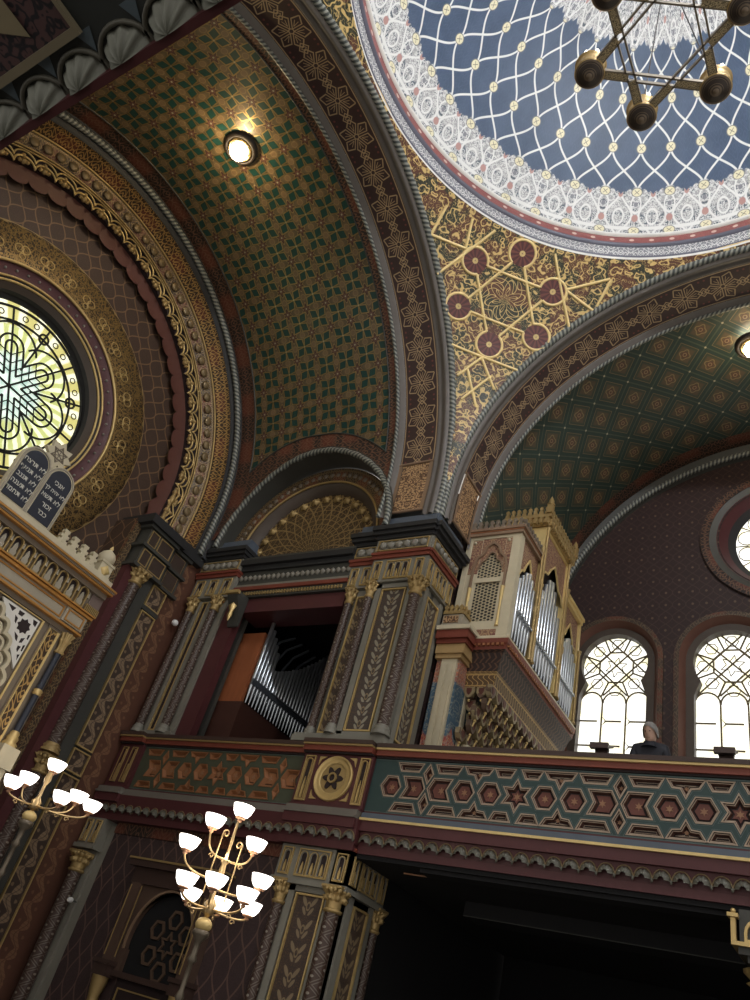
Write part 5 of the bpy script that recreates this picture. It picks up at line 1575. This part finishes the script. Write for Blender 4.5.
for s in (1, -1):
    for k in range(4): merl(CY + s*(.80 + .20*k))
def turret(s):
    u = CY + s*1.67
    t = one('turret', M['ivory'], lambda b: (fbox(b, AF, u - .12, u + .12, 5.0, 5.25, -.12, .12), fbox(b, AF, u - .135, u + .135, 5.24, 5.28, -.135, .135), b.lathe(AF(u, 5.28, 0), [(.10, 0), (.13, .05), (.14, .11), (.10, .19), (.04, .24), (.02, .26)], 20, lobes=10, amp=.05)), ark)
    one('turret_flower', M['goldp'], lambda b: (b.lathe(AF(u, 5.13, .12), [(.08, 0), (.07, .02), (.02, .03)], 12, lobes=4, amp=.25, axis=AF.n), b.lathe(AF(u, 5.53, 0), [(.02, 0), (.035, .03), (.001, .09)], 8)), t)
turret(1); turret(-1)
# tablets
TC = 4.54
tb = one('tablet_frame', M['ivory'], lambda b: [fpoly(b, AF, arch_pts(TC + s*.24 - .25, TC + s*.24 + .25, 5.03, 6.05, 16), .0, .10 + .002*s) for s in (1, -1)], ark)
one('frame_moulding', M['arkgrey'], lambda b: [ring_poly(b, AF, inset(arch_pts(TC + s*.24 - .25, TC + s*.24 + .25, 5.03, 6.05, 16), .012), inset(arch_pts(TC + s*.24 - .25, TC + s*.24 + .25, 5.03, 6.05, 16), .035), .10, .118) for s in (1, -1)], tb)
def heb(body, u, w, size, par):
    cu = bpy.data.curves.new('lettering', 'FONT'); cu.body = body; cu.size = size; cu.align_x = 'CENTER'; cu.extrude = .004; cu.resolution_u = 2
    t = bpy.data.objects.new('lettering', cu); COL.objects.link(t); bpy.context.view_layer.update()
    me = bpy.data.meshes.new_from_object(t.evaluated_get(bpy.context.evaluated_depsgraph_get()))
    COL.objects.unlink(t); bpy.data.objects.remove(t)
    # letters in the wall: local x runs along +y, local y up, local z out (+x)
    me.transform(Matrix(((0, 0, 1, AX + .118), (1, 0, 0, u), (0, 1, 0, w), (0, 0, 0, 1))))
    if not me.uv_layers: me.uv_layers.new(name='UVMap')
    me.materials.clear(); me.materials.append(M['text'])
    o = bpy.data.objects.new('lettering', me); COL.objects.link(o); o.parent = par
rev = lambda s: s[::-1]
LT = [['\u05dc\u05d0 \u05ea\u05e8\u05e6\u05d7', '\u05dc\u05d0 \u05ea\u05e0\u05d0\u05e3', '\u05dc\u05d0 \u05ea\u05d2\u05e0\u05d1', '\u05dc\u05d0 \u05ea\u05e2\u05e0\u05d4', '\u05dc\u05d0 \u05ea\u05d7\u05de\u05d3'],
      ['\u05d0\u05e0\u05db\u05d9', '\u05dc\u05d0 \u05d9\u05d4\u05d9\u05d4 \u05dc\u05da', '\u05dc\u05d0 \u05ea\u05e9\u05d0', '\u05d6\u05db\u05d5\u05e8', '\u05db\u05d1\u05d3']]
for s, lines in ((-1, LT[0]), (1, LT[1])):
    uc = TC + s*.24
    t = one('tablet', M['tablet'], lambda b: fpoly(b, AF, arch_pts(uc - .195, uc + .195, 5.09, 5.985, 16), .09, .115), ark)
    for k, l in enumerate(lines): heb(rev(l), uc, 5.72 - .135*k, .105 if len(l) < 9 else .085, t)
def crestar(b):
    c = (TC, 6.17)
    fpoly(b, AF, star(c, .25, .165, 8), .0, .07, 0)
    for k in range(6):
        a = rad(30 + 60*k); a2 = rad(150 + 60*k); pline(b, AF, [(c[0] + .14*cos(a), c[1] + .14*sin(a)), (c[0] + .14*cos(a2), c[1] + .14*sin(a2))], .014, .07, .08, 1)
        pline(b, AF, [c, (c[0] + .15*cos(a), c[1] + .15*sin(a))], .010, .07, .078, 1)
    fpoly(b, AF, [(TC - .12, 5.75), (TC + .12, 5.75), (TC + .06, 6.02), (TC - .06, 6.02)], 0, .06, 0)
mb = MB(); crestar(mb); mb.build('star_crest', [M['ivory'], M['arkbrown']], tb)
# portal below: white fretwork spandrels, lobed arch, black colonnettes
def fret(s):
    S = lambda u, w: (CY + s*u, w)
    one('white_fretwork', M['white'], lambda b: fpoly(b, AF, [S(.50, 3.92), S(1.19, 3.92), S(1.19, 3.16)], -.02, .02), ark)
    def holes(b):
        fpoly(b, AF, star(S(1.0, 3.73), .115, .085, 8), .018, .024)
        for q in ([(.62, 3.885), (.76, 3.885), (.73, 3.82)], [(.82, 3.89), (.92, 3.89), (.90, 3.83), (.83, 3.83)], [(1.08, 3.89), (1.16, 3.89), (1.16, 3.81), (1.11, 3.83)],
                  [(.80, 3.80), (.86, 3.78), (.87, 3.70), (.84, 3.72)], [(.92, 3.60), (1.0, 3.57), (1.02, 3.50), (.98, 3.52)], [(1.06, 3.57), (1.11, 3.60), (1.10, 3.52), (1.06, 3.50)], [(1.13, 3.66), (1.16, 3.68), (1.16, 3.60), (1.14, 3.60)],
                  [(1.07, 3.46), (1.12, 3.47), (1.11, 3.38), (1.08, 3.41)], [(1.14, 3.50), (1.17, 3.52), (1.17, 3.42), (1.15, 3.42)], [(1.13, 3.35), (1.165, 3.37), (1.165, 3.28)]):
            fpoly(b, AF, [S(*p) for p in q], .018, .024)
    one('fret_holes', M['dark'], holes, ark)
    def fr(b):
        S = lambda u, w: (CY + s*u, w)
        pline(b, AF, [S(-.02, 3.955), S(1.24, 3.955), S(1.24, -.5)], .013, 0, .02)
        pline(b, AF, [S(1.385, -.5), S(1.385, 3.93), S(1.545, 3.93), S(1.545, -.5)], .014, 0, .035)
    one('gilt_border', M['goldp'], fr, ark)
    one('pilaster_fill', M['goldband'], lambda b: fbox(b, AF, *sorted((CY + s*1.40, CY + s*1.535)), -.5, 3.9, 0, .03), ark)
    def lob(b):
        pts = []
        for k in range(9):
            a0 = rad(90 - 11.5*k); a1 = rad(90 - 11.5*(k+1))
            for j in range(7):
                a = a0 + (a1-a0)*j/7; r = 1.10 + .07*sin(pi*j/7); pts.append((CY + s*r*cos(a)*1.0, 2.62 + r*sin(a)*1.15))
        pline(b, AF, pts, .05, -.02, .06); pline(b, AF, [(CY + (u-CY)*.93, 2.62 + (w-2.62)*.93) for u, w in pts], .035, -.06, .02)
        pline(b, AF, [(CY + (u-CY)*.84, 2.62 + (w-2.62)*.84) for u, w in pts], .05, -.12, -.02)
    one('lobed_arch', M['ivory'], lob, ark)
    u = CY + s*1.68
    c = one('colonnette', M['tablet'], lambda b: b.lathe(AF(u, 0, .06), [(.046, 2.44), (.046, 3.66)], 14), ark)
    def cr(b):
        b.lathe(AF(u, 0, .06), [(.048, 3.66), (.07, 3.68), (.05, 3.70), (.052, 3.80), (.06, 3.83), (.085, 3.88), (.065, 3.89), (.10, 3.97), (.08, 3.98)], 32, lobes=8, amp=.22)
    def cr2(b):
        b.lathe(AF(u, 0, .06), [(.048, 3.0), (.075, 3.02), (.062, 3.045), (.075, 3.07), (.048, 3.09)], 16)
    def cr3(b):
        b.lathe(AF(u, 0, .06), [(.11, 2.24), (.11, 2.28), (.075, 2.32), (.09, 2.36), (.065, 2.40), (.07, 2.43), (.046, 2.46)], 16)
    one('gilt_capital', M['goldd'], cr, c); one('gilt_ring', M['gold'], cr2, c); one('gilt_base', M['gold'], cr3, c)
    one('colonnette_plinth', M['ivory'], lambda b: (fbox(b, AF, u - .14, u + .14, 1.95, 2.24, -.1, .18), fbox(b, AF, u - .10, u + .10, -.9, 1.95, -.1, .14)), ark)
fret(1); fret(-1)
one('portal_ground', M['arkbrown'], lambda b: (fbox(b, AF, CY + .50, CY + 1.36, 2.6, 3.98, -.2, -.02), fbox(b, AF, CY - 1.36, CY - .50, 2.6, 3.98, -.2, -.02), fbox(b, AF, CY - .6, CY + .6, 3.75, 3.98, -.2, -.02)), ark)
one('portal_back', M['void'], lambda b: fbox(b, AF, CY - 1.4, CY + 1.4, -.9, 3.9, -.8, -.6), ark)
struct(one('floor_bimah', M['stonep'] if 'stonep' in M else mat('dark platform', color=(.06, .05, .045)), lambda b: b.box(-13.6, -8.5, 1.5, 7.6, FL, -.9)))

# ------------------------------------------------------------------ lamps
M['postm'] = mat('post bronze', color=(.14, .115, .085), metal=.5, rough=.4)
def bowl_proto(): return [(.035, 0), (.075, .018), (.105, .06), (.122, .115), (.126, .135), (.120, .130), (.10, .07), (.07, .03), (.03, .012)]
def candelabrum(name, label, axis, base, ballz, hubz, topz, bowls, spread):
    x, y = axis; t = thing(name, label, 'candelabra', (x, y, base), 'brass bowl candelabra')
    n = V((x, y, 0)).normalized(); lat = V((n.y, -n.x, 0))
    O = V((x, y, 0))
    one('post', M['postm'], lambda b: b.lathe(O, [(.16, base), (.16, base + .05), (.06, base + .14), (.032, base + .4), (.026, ballz - .7), (.05, ballz - .66), (.026, ballz - .6), (.026, ballz - .36), (.055, ballz - .33), (.03, ballz - .28), (.036, ballz - .16), (.09, ballz - .10), (.09, ballz - .06), (.05, ballz - .04)], 14), t)
    one('knob', M['goldp'], lambda b: b.ball(O + V((0, 0, ballz)), .09, 18, sq=(1, 1, .8)), t)
    def stem(b):
        b.lathe(O, [(.02, ballz + .07), (.04, ballz + .1), (.07, hubz - .05), (.05, hubz), (.07, hubz + .04), (.02, hubz + .1), (.018, hubz + .25), (.045, hubz + .32), (.03, hubz + .44), (.05, hubz + .47), (.018, hubz + .5), (.014, topz - .02)], 12)
    one('stem', M['brass'], stem, t)
    for i, (l, z, d, h) in enumerate(bowls):
        p = O + lat*l + n*d + V((0, 0, z)); hub = O + V((0, 0, h)); q = p - O; q.z = 0
        if q.length > .05:
            u = q.normalized()
            def arm(b):
                R = q.length; pts = []
                ctrl = [hub, hub + u*(R*.45) + V((0, 0, -.05 + .2*(z-h))), hub + u*(R*.95) + V((0, 0, (z-h)*.25 - .04)), p + V((0, 0, -.03))]
                for k in range(15):
                    s = k/14; c0 = (1-s)**3; c1 = 3*s*(1-s)**2; c2 = 3*s*s*(1-s); c3 = s**3
                    pts.append(ctrl[0]*c0 + ctrl[1]*c1 + ctrl[2]*c2 + ctrl[3]*c3)
                b.tube(pts, .012, 7)
                m = pts[7]; b.tube([m + u*(.03*cos(a)*(1 - a/9)) + V((0, 0, -.035 + .03*sin(a)*(1 - a/9))) for a in [k*.6 for k in range(12)]], .007, 5)
            one('arm', M['brass'], arm, t)
        cup = one('cup', M['brasspink'] if 'brasspink' in M else mat('pinkish brass', color=(.55, .30, .18), metal=.4, rough=.4), lambda b: b.lathe(p, [(.012, -.05), (.03, -.035), (.02, -.02), (.055, -.012), (.062, .0), (.04, .012)], 14), t)
        one('bowl_shade', M['opal'], lambda b: b.lathe(p, bowl_proto(), 20, cap=False), cup)
    for l, z0, z1 in spread:
        def scr(b):
            o = O + lat*l; u = lat*(1 if l > 0 else -1)
            pts = [o + V((0, 0, z0 + (z1-z0)*k/6)) for k in range(7)] + [o + V((0, 0, z1)) + u*(-.035 + .035*cos(a)*(1 - a/12)) + V((0, 0, .04*sin(a)*(1 - a/12))) for a in [.5*k for k in range(1, 14)]]
            b.tube(pts, .008, 6)
        one('scroll_rod', M['brass'], scr, t)
candelabrum('candelabra', 'brass candelabra with two tiers of lit opal bowls before the chancel doorway', (-6.24, 6.92), FL, .77, .93, 1.88,
    [(-.33, 1.02, -.24, .93), (-.25, .96, .30, .93), (-.03, 1.07, -.40, .93), (.11, .96, .38, .93), (.33, 1.05, -.22, .93), (.42, .98, .10, .93), (-.45, 1.40, .0, 1.20), (.45, 1.24, -.05, 1.12), (-.26, 1.71, .12, 1.42), (.27, 1.60, .12, 1.42), (.01, 1.88, 0, 1.4)],
    [(-.12, 1.05, 1.68), (.13, 1.02, 1.60)])
candelabrum('candelabra', 'candelabra with six lit opal bowls in front of the end-wall column at the left edge', (-9.02, 6.29), -.9, 1.43, 1.57, 2.0,
    [(-.36, 1.62, -.2, 1.57), (-.23, 1.80, .3, 1.57), (.25, 1.61, -.4, 1.57), (.45, 1.79, .25, 1.57), (.64, 1.69, -.05, 1.57), (.02, 2.0, 0, 1.5)], [])

# bowl lamps on the crowns of the two vaults
def vault_lamp(label, c, group):
    t = thing('ceiling_lamp', label, 'lamp', c, 'globe lamps on the vault crowns')
    one('rim', M['iron'], lambda b: b.lathe(c, [(.36, .0), (.36, -.06), (.30, -.12), (.27, -.10), (.27, .0)], 28, lobes=28, amp=.03, cap=False), t)
    one('collar', M['goldd'], lambda b: b.lathe(c, [(.27, .0), (.26, -.10), (.23, -.14), (.22, -.04)], 28, cap=False), t)
    one('globe', M['bulb'], lambda b: b.ball(V(c) + V((0, 0, -.16)), .19, 18, sq=(1, 1, 1.05)), t)
vault_lamp('round lit globe lamp on the crown of the starred chancel vault', (-9.82, 4.1, 14.62), None)
vault_lamp('lit globe lamp on the diamond-patterned gallery vault at the right edge', (-1.15, 12.4, 14.58), None)

# ------------------------------------------------------------------ star chandelier under the dome
M['barfil'] = mat('pale bronze filigree', lambda: (lambda u, v: mix(curl(u, v, .12, .25), (.10, .08, .05), (.55, .44, .26)))(*uv()), metal=.3, rough=.4)
M['drumb'] = mat('brown bronze rings', lambda: (lambda u, v: mix(band(fract(v/.030) - .5, .18), (.045, .033, .026), (.15, .11, .075)))(*uv()), metal=.3, rough=.45)
HC = V((-1.21, 4.45, 11.84)); HR = 1.01
ch = thing('chandelier', 'black six-pointed star chandelier with round candle drums hanging in the dome', 'chandelier', tuple(HC))
tips = [HC + V((HR*cos(pi - .002 - k*pi/3), HR*sin(pi - .002 - k*pi/3), 0)) for k in range(6)]
for k in range(6):
    a, c = tips[k], tips[(k+2) % 6]; u = (c-a).normalized(); w = V((u.y, -u.x, 0))
    one('star_bar', M['ironb'] if 'ironb' in M else mat('bronzed bar', color=(.20, .165, .12), metal=.4, rough=.4), lambda b: [b.prism([a + u*.15 + w*(s*.05 - .012) + V((0, 0, -.03)), c - u*.15 + w*(s*.05 - .012) + V((0, 0, -.03)), c - u*.15 + w*(s*.05 + .012) + V((0, 0, -.03)), a + u*.15 + w*(s*.05 + .012) + V((0, 0, -.03))], (0, 0, .07)) for s in (-1, 1)], ch)
    for s0 in (0, 1):
        p = a + u*(.19 if s0 == 0 else (c-a).length - .54)
        one('bar_filigree', M['barfil'], lambda b: b.prism([p + w*-.042 + V((0, 0, -.035)), p + u*.35 + w*-.042 + V((0, 0, -.035)), p + u*.35 + w*.042 + V((0, 0, -.035)), p + w*.042 + V((0, 0, -.035))], (0, 0, .03)), ch)
for p in tips:
    d = one('candle_drum', M['goldd'], lambda b: b.lathe(p, [(.195, -.06), (.215, -.04), (.20, -.01), (.20, .17), (.225, .19), (.20, .21)], 24, cap=False), ch)
    one('drum_base', M['drumb'], lambda b: b.lathe(p, [(.001, -.14), (.045, -.13), (.055, -.105), (.095, -.115), (.105, -.085), (.15, -.095), (.16, -.065), (.195, -.075), (.205, -.03), (.001, -.02)], 28, cap=False), d)
    for k in range(6):
        a = 2*pi*k/6 + .3; q = p + V((.15*cos(a), .15*sin(a), .17))
        cn_ = one('candle', M['ivory'], lambda b: b.lathe(q, [(.022, 0), (.022, .11)], 8), d)
        cn_.name = 'candle'
        one('candle_bulb', M['flame'], lambda b: b.lathe(q, [(.014, .11), (.034, .16), (.022, .22), (.001, .26)], 8), d)
def rods(b):
    top = HC + V((0, 0, 8.2))
    for p in tips: b.tube([p + V((0, 0, .14)), HC + V((0, 0, 2.6))], .010, 5)
    b.tube([HC + V((0, 0, 2.6)), top], .018, 6)
one('hanging_rods', M['iron'], rods, ch)

# ------------------------------------------------------------------ south gallery just overhead
sg = structE('trim_7')
one('soffit', M['soffit'] if 'soffit' in M else mat('dark green soffit', color=(.030, .034, .032), rough=.6), lambda b: b.box(-9, 2.5, -4, .29, 2.56, 2.62), sg)
one('gallery_front', M['maroon'], lambda b: b.box(-9, 2.5, -.1, .22, 2.75, 3.2), sg)
one('edge_moulding', M['maroon'], lambda b: b.box(-9, 2.5, .285, .315, 2.49, 2.62), sg)
def sshell(b):
    n = round(11.5/.226)
    for k in range(n):
        c = -9 + 11.5*(k+.5)/n; rows = []
        for i in range(29):
            a = pi*i/28; rr = .106*(1 + .05*cos(10*a)); row = []
            for j in range(7):
                t = j/6; h = .085*cos(t*pi/2)*(1 + .26*cos(10*a)*min(1, t*2))
                row.append(V((c + rr*t*cos(a), .285 - rr*.86*t*sin(a), 2.565 - h)))
            rows.append(row)
        b.grid(rows, m=0)
        b.tube([(c + .118*cos(pi*i/12), .285 - .102*sin(pi*i/12), 2.555) for i in range(13)], .010, 5, m=1)
        b.add([(c + .113, .225, 2.556), (c + .075, .15, 2.556), (c + .150, .15, 2.556)], m=2)
mb = MB(); sshell(mb); mb.build('shell_row', [M['shellg'], M['shell'], mat('blue grey triangle', color=(.09, .12, .14))], sg)
def coff(b):
    # painted ceiling panel: gilt frame and a pale star on black
    Z = 2.555
    P = lambda x, y, dz=0: V((x, y, Z - dz))
    x1, y1 = -2.01, .155; x0, y0 = -3.3, -1.15; t = .03
    b.add([P(x0, y0), P(x1, y0), P(x1, y1), P(x0, y1)], m=1)
    for (a, c, e, g) in ((x0, x1, y1 - t, y1), (x0, x1, y0, y0 + t), (x0, x0 + t, y0, y1), (x1 - t*.6, x1, y0, y1 - t)): b.box(a, c, e, g, Z - .02, Z, 0)
    A0 = V((-2.21, .082)); S = 1.05; ce = A0 + V((-.5, -.8660))*(S/sqrt(3))
    for k in range(2):
        pts = [tuple(ce + V((cos(rad(60 + 60*k + 120*j)), sin(rad(60 + 60*k + 120*j))))*(S/sqrt(3))) for j in range(3)]
        ins = inset(pts, .055)
        for i in range(3):
            j = (i+1) % 3; b.add([P(*pts[i], .008), P(*pts[j], .008), P(*ins[j], .008), P(*ins[i], .008)], m=2)
mb = MB(); coff(mb); mb.build('painted_coffer', [M['coffgold'] if 'coffgold' in M else mat('dim gold line', color=(.20, .17, .11)), M['coffbg'] if 'coffbg' in M else mat('black floral coffer', lambda: (lambda u, v: mix(curl(u, v, .35, .3), (.012, .012, .016), (.085, .045, .045)))(*uv())), mat('pale star paint', color=(.24, .20, .12))], sg)

# ------------------------------------------------------------------ small things
def spotl(name, label, c, r=.05):
    t = thing(name, label, 'lamp', c, 'small white spotlights')
    one('head', M['whitep'] if 'whitep' in M else mat('white plastic', color=(.75, .75, .74), rough=.4), lambda b: (b.lathe(V(c), [(r, -.03), (r*1.05, 0), (r*.9, .05), (.02, .07)], 16, axis=(.3, -1, -.2))), t)
    one('bracket', M['greyd'], lambda b: b.box(c[0]-.012, c[0]+.012, c[1], c[1]+.14, c[2]-.012, c[2]+.012), t)
spotl('spotlight', 'small round white spotlight fixed beside the chancel colonnette under the frieze', (-12.53, 9.88, 6.52), .065)
spotl('spotlight', 'tiny white spotlight on the lower chancel pilaster left of the doorway', (-12.1, 9.96, 1.04), .04)
def desk(label, x):
    t = thing('reading_stand', label, 'reading stand', (x, 10.55, 2.95), 'reading stands behind the rail')
    one('post', M['woodd'], lambda b: b.lathe((x, 10.55, 2.95), [(.16, 0), (.16, .03), (.03, .06), (.025, 1.2), (.05, 1.26)], 12), t)
    one('desk_top', M['woodd'], lambda b: b.prism([(x - .125, 10.44, 4.33), (x - .125, 10.42, 4.36), (x - .125, 10.66, 4.47), (x - .125, 10.68, 4.44)], (.25, 0, 0)), t)
    one('book_ledge', M['woodd'], lambda b: (b.box(x - .13, x + .13, 10.38, 10.45, 4.32, 4.40), b.prism([(x - .06, 10.52, 4.16), (x + .06, 10.52, 4.16), (x + .10, 10.52, 4.36), (x - .10, 10.52, 4.36)], (0, .05, 0))), t)
desk('dark wooden reading stand behind the rail at the foot of the organ side window', -3.31)
desk('dark wooden reading stand behind the rail right of the standing man', -1.67)

# ------------------------------------------------------------------ the man on the gallery
def person():
    x, y, g = -2.66, 10.62, 2.95
    t = thing('person', 'grey-haired man in a dark coat standing behind the gallery rail, looking down', 'person', (x, y, g))
    J = dict(pel=(0, .03, .93), spi=(0, .02, 1.15), che=(0, .0, 1.34), nek=(0, -.02, 1.50), nk2=(-.01, -.05, 1.56), hed=(-.02, -.07, 1.66),
             sl=(-.20, 0, 1.41), el=(-.25, -.04, 1.16), wl=(-.19, -.24, 1.07), hl=(-.17, -.31, 1.075),
             sr=(.20, 0, 1.41), er=(.26, -.02, 1.16), wr=(.20, -.23, 1.07), hr=(.18, -.30, 1.075),
             ll=(-.10, .03, .88), kl=(-.11, .0, .48), al=(-.12, .04, .09), fl=(-.13, -.12, .04), lr=(.10, .03, .88), kr=(.11, .0, .48), ar=(.12, .04, .09), fr=(.13, -.12, .04))
    RR = dict(pel=.15, spi=.14, che=.16, nek=.075, nk2=.062, hed=.06, sl=.085, el=.062, wl=.045, hl=.03, sr=.085, er=.062, wr=.045, hr=.03, ll=.10, kl=.07, al=.05, fl=.045, lr=.10, kr=.07, ar=.05, fr=.045)
    Ed = ['pel spi', 'spi che', 'che nek', 'nek nk2', 'che sl', 'sl el', 'el wl', 'che sr', 'sr er', 'er wr', 'pel ll', 'll kl', 'kl al', 'al fl', 'pel lr', 'lr kr', 'kr ar', 'ar fr']
    ks = [k for k in J if k not in ('hed', 'hl', 'hr')]
    me = bpy.data.meshes.new('body'); me.from_pydata([(x + J[k][0], y + J[k][1], g + J[k][2]*1.04) for k in ks], [tuple(ks.index(q) for q in e.split()) for e in Ed], [])
    o = bpy.data.objects.new('body', me); COL.objects.link(o)
    sk = o.modifiers.new('skin', 'SKIN'); sk.use_smooth_shade = True
    for i, k in enumerate(ks): me.skin_vertices[0].data[i].radius = (RR[k], RR[k]*(.75 if k in ('che', 'spi', 'pel') else 1)); me.skin_vertices[0].data[i].use_root = (k == 'pel')
    o.modifiers.new('sub', 'SUBSURF').levels = 2; o.modifiers['sub'].render_levels = 2
    bpy.context.view_layer.update()
    m2 = bpy.data.meshes.new_from_object(o.evaluated_get(bpy.context.evaluated_depsgraph_get()))
    bpy.data.objects.remove(o)
    m2.materials.clear(); m2.materials.append(M['coat']); m2.uv_layers.new(name='UVMap') if not m2.uv_layers else None
    b_ = bpy.data.objects.new('body', m2); COL.objects.link(b_); b_.parent = t; b_.matrix_parent_inverse = Matrix.Translation(-V(t.location))
    # head turned to his right and bowed
    hc = V((x + .01, y - .07, g + 1.685)); f = V((-.16, -.94, -.26)).normalized(); s = f.cross(V((0, 0, 1))).normalized(); u = s.cross(f)
    H = lambda a, b, c: hc + (s*a + f*b + u*c)*1.08
    def headf(b):
        prof = [(-.125, .030, .055), (-.115, .052, .066), (-.085, .062, .078), (-.05, .070, .086), (-.01, .076, .092), (.03, .079, .096), (.07, .074, .092), (.10, .058, .074), (.118, .034, .045), (.125, .002, .002)]
        rows = []
        for c, w, d in prof:
            row = []
            for k in range(20):
                a = 2*pi*k/20; fx = cos(a); off = .012 if c < -.05 else 0
                nose = 0
                if abs(((a + pi) % (2*pi)) - pi) < .2 and -.045 <= c <= .02: nose = .022 if c < -.0 else .010
                if abs(((a + pi) % (2*pi)) - pi) < .45 and c == .03: nose = -.004
                row.append(H(w*sin(a), (d + nose)*fx + off*(fx > 0), c))
            rows.append(row)
        b.grid(rows, closed=True)
        b.tube([H(0, -.01, -.10), H(0, -.025, -.20)], .052, 12)
        for q in (-1, 1): b.ball(H(q*.080, -.01, -.01), .026, 10, sq=(.5, .9, 1.2))
    hd = one('head', M['skin'], headf, t)
    one('eyes', M['coat'], lambda b: [b.ball(H(q*.030, .086, .012), .009, 8) for q in (-1, 1)], hd)
    one('mouth', M['tan'], lambda b: b.tube([H(-.024, .084, -.068), H(0, .092, -.066), H(.024, .084, -.068)], .005, 6), hd)
    def hairf(b):
        rows = []
        for k in range(9):
            t_ = k/8; row = []
            for j in range(20):
                a = 2*pi*j/20; front = max(0, cos(a))
                c = -.06 + .20*t_ + front*.14*(1 - t_); c = min(c, .138)
                k_ = sqrt(max(0.02, 1 - (max(0, c - .02)/.126)**2)); w = .096*k_*(1 + .04*sin(5*a)); d = .116*k_*(1 + .04*sin(7*a))
                row.append(H(w*sin(a), d*cos(a) - .006, c))
            rows.append(row)
        b.grid(rows, closed=True); b.add(rows[-1])
    one('hair', M['hair'], hairf, hd)
    one('collar', M['coat'], lambda b: b.lathe(V((x, y - .03, g + 1.49)), [(.13, -.02), (.095, .04), (.085, .07), (.078, .04)], 16, cap=False), t)
    for q, w in ((-1, 'l'), (1, 'r')):
        def hand(b):
            wr = V((x + J['w'+w][0], y + J['w'+w][1], g + J['w'+w][2]*1.04))
            d = V((0, -1, 0))
            b.tube([wr + V((0, .02, 0)), wr + d*.03, wr + d*.06, wr + d*.09], [.026, .032, .038, .034], 10)
            for k in range(4):
                r0 = wr + d*.085 + V((-.028 + .019*k, 0, .004)); L = (.05, .06, .055, .042)[k]
                b.tube([r0, r0 + d*L*.5 + V((0, 0, -.004)), r0 + d*L*.8 + V((0, 0, -.022)), r0 + d*L*.9 + V((0, 0, -.042))], [.0095, .009, .0085, .006], 8)
            b.tube([wr + d*.03 + V((-q*.03, 0, 0)), wr + d*.065 + V((-q*.055, 0, -.006)), wr + d*.095 + V((-q*.06, 0, -.014))], [.012, .010, .007], 8)
        one('hand', M['skin'], hand, t)
person()
# ------------------------------------------------------------------ light
w = bpy.data.worlds.new('World'); SC.world = w; w.use_nodes = True
w.node_tree.nodes['Background'].inputs[0].default_value = (1.0, .96, .90, 1); w.node_tree.nodes['Background'].inputs[1].default_value = .80
def lamp(kind, name, loc, energy, color=(1, 1, 1), size=.3, aim=None, **k):
    l = bpy.data.lights.new(name, kind); l.energy = energy; l.color = color
    if kind in ('POINT', 'SPOT'): l.shadow_soft_size = size
    for a, v in k.items(): setattr(l, a, v)
    o = bpy.data.objects.new(name, l); COL.objects.link(o); o.location = loc
    if aim: o.rotation_euler = (V(aim) - V(loc)).to_track_quat('-Z', 'Y').to_euler()
    o['kind'] = 'structure'
    return o
WARM = (1, .72, .36)
lamp('POINT', 'dome_daylight', (2.6, 1.4, 16.2), 1900, (.93, .96, 1), .25)
lamp('POINT', 'vault_lamp_light', (-9.82, 4.1, 14.18), 75, WARM, .1)
lamp('POINT', 'gallery_lamp_light', (-1.15, 12.4, 14.1), 30, WARM, .1)
lamp('POINT', 'candelabra_light', (-6.24, 6.92, 1.5), 16, (1, .82, .6), .2)
lamp('POINT', 'candelabra_light', (-9.02, 6.29, 2.4), 5, (1, .82, .6), .2)
# ------------------------------------------------------------------ camera (35.8 degrees up, tilted as the phone was held)
f = 757.268
RM = ((.84654589, .47506893, .24014488), (-.12782185, .61934843, -.77464127), (-.51674136, .62507362, .58503106))
cd = bpy.data.cameras.new('Camera'); cd.sensor_fit = 'HORIZONTAL'; cd.sensor_width = 36; cd.lens = f/750*36; cd.clip_end = 200; cd.clip_start = .05
cam = bpy.data.objects.new('Camera', cd); COL.objects.link(cam)
cam.matrix_world = Matrix(((RM[0][0], -RM[1][0], -RM[2][0], 0), (RM[0][1], -RM[1][1], -RM[2][1], 0), (RM[0][2], -RM[1][2], -RM[2][2], 0), (0, 0, 0, 1)))
SC.camera = cam
SC.view_settings.view_transform = 'Standard'; SC.view_settings.look = 'None'; SC.view_settings.exposure = 0
# lift everything so the floor lies at zero
for o in SC.objects:
    if o.parent is None: o.location.z += 1.6
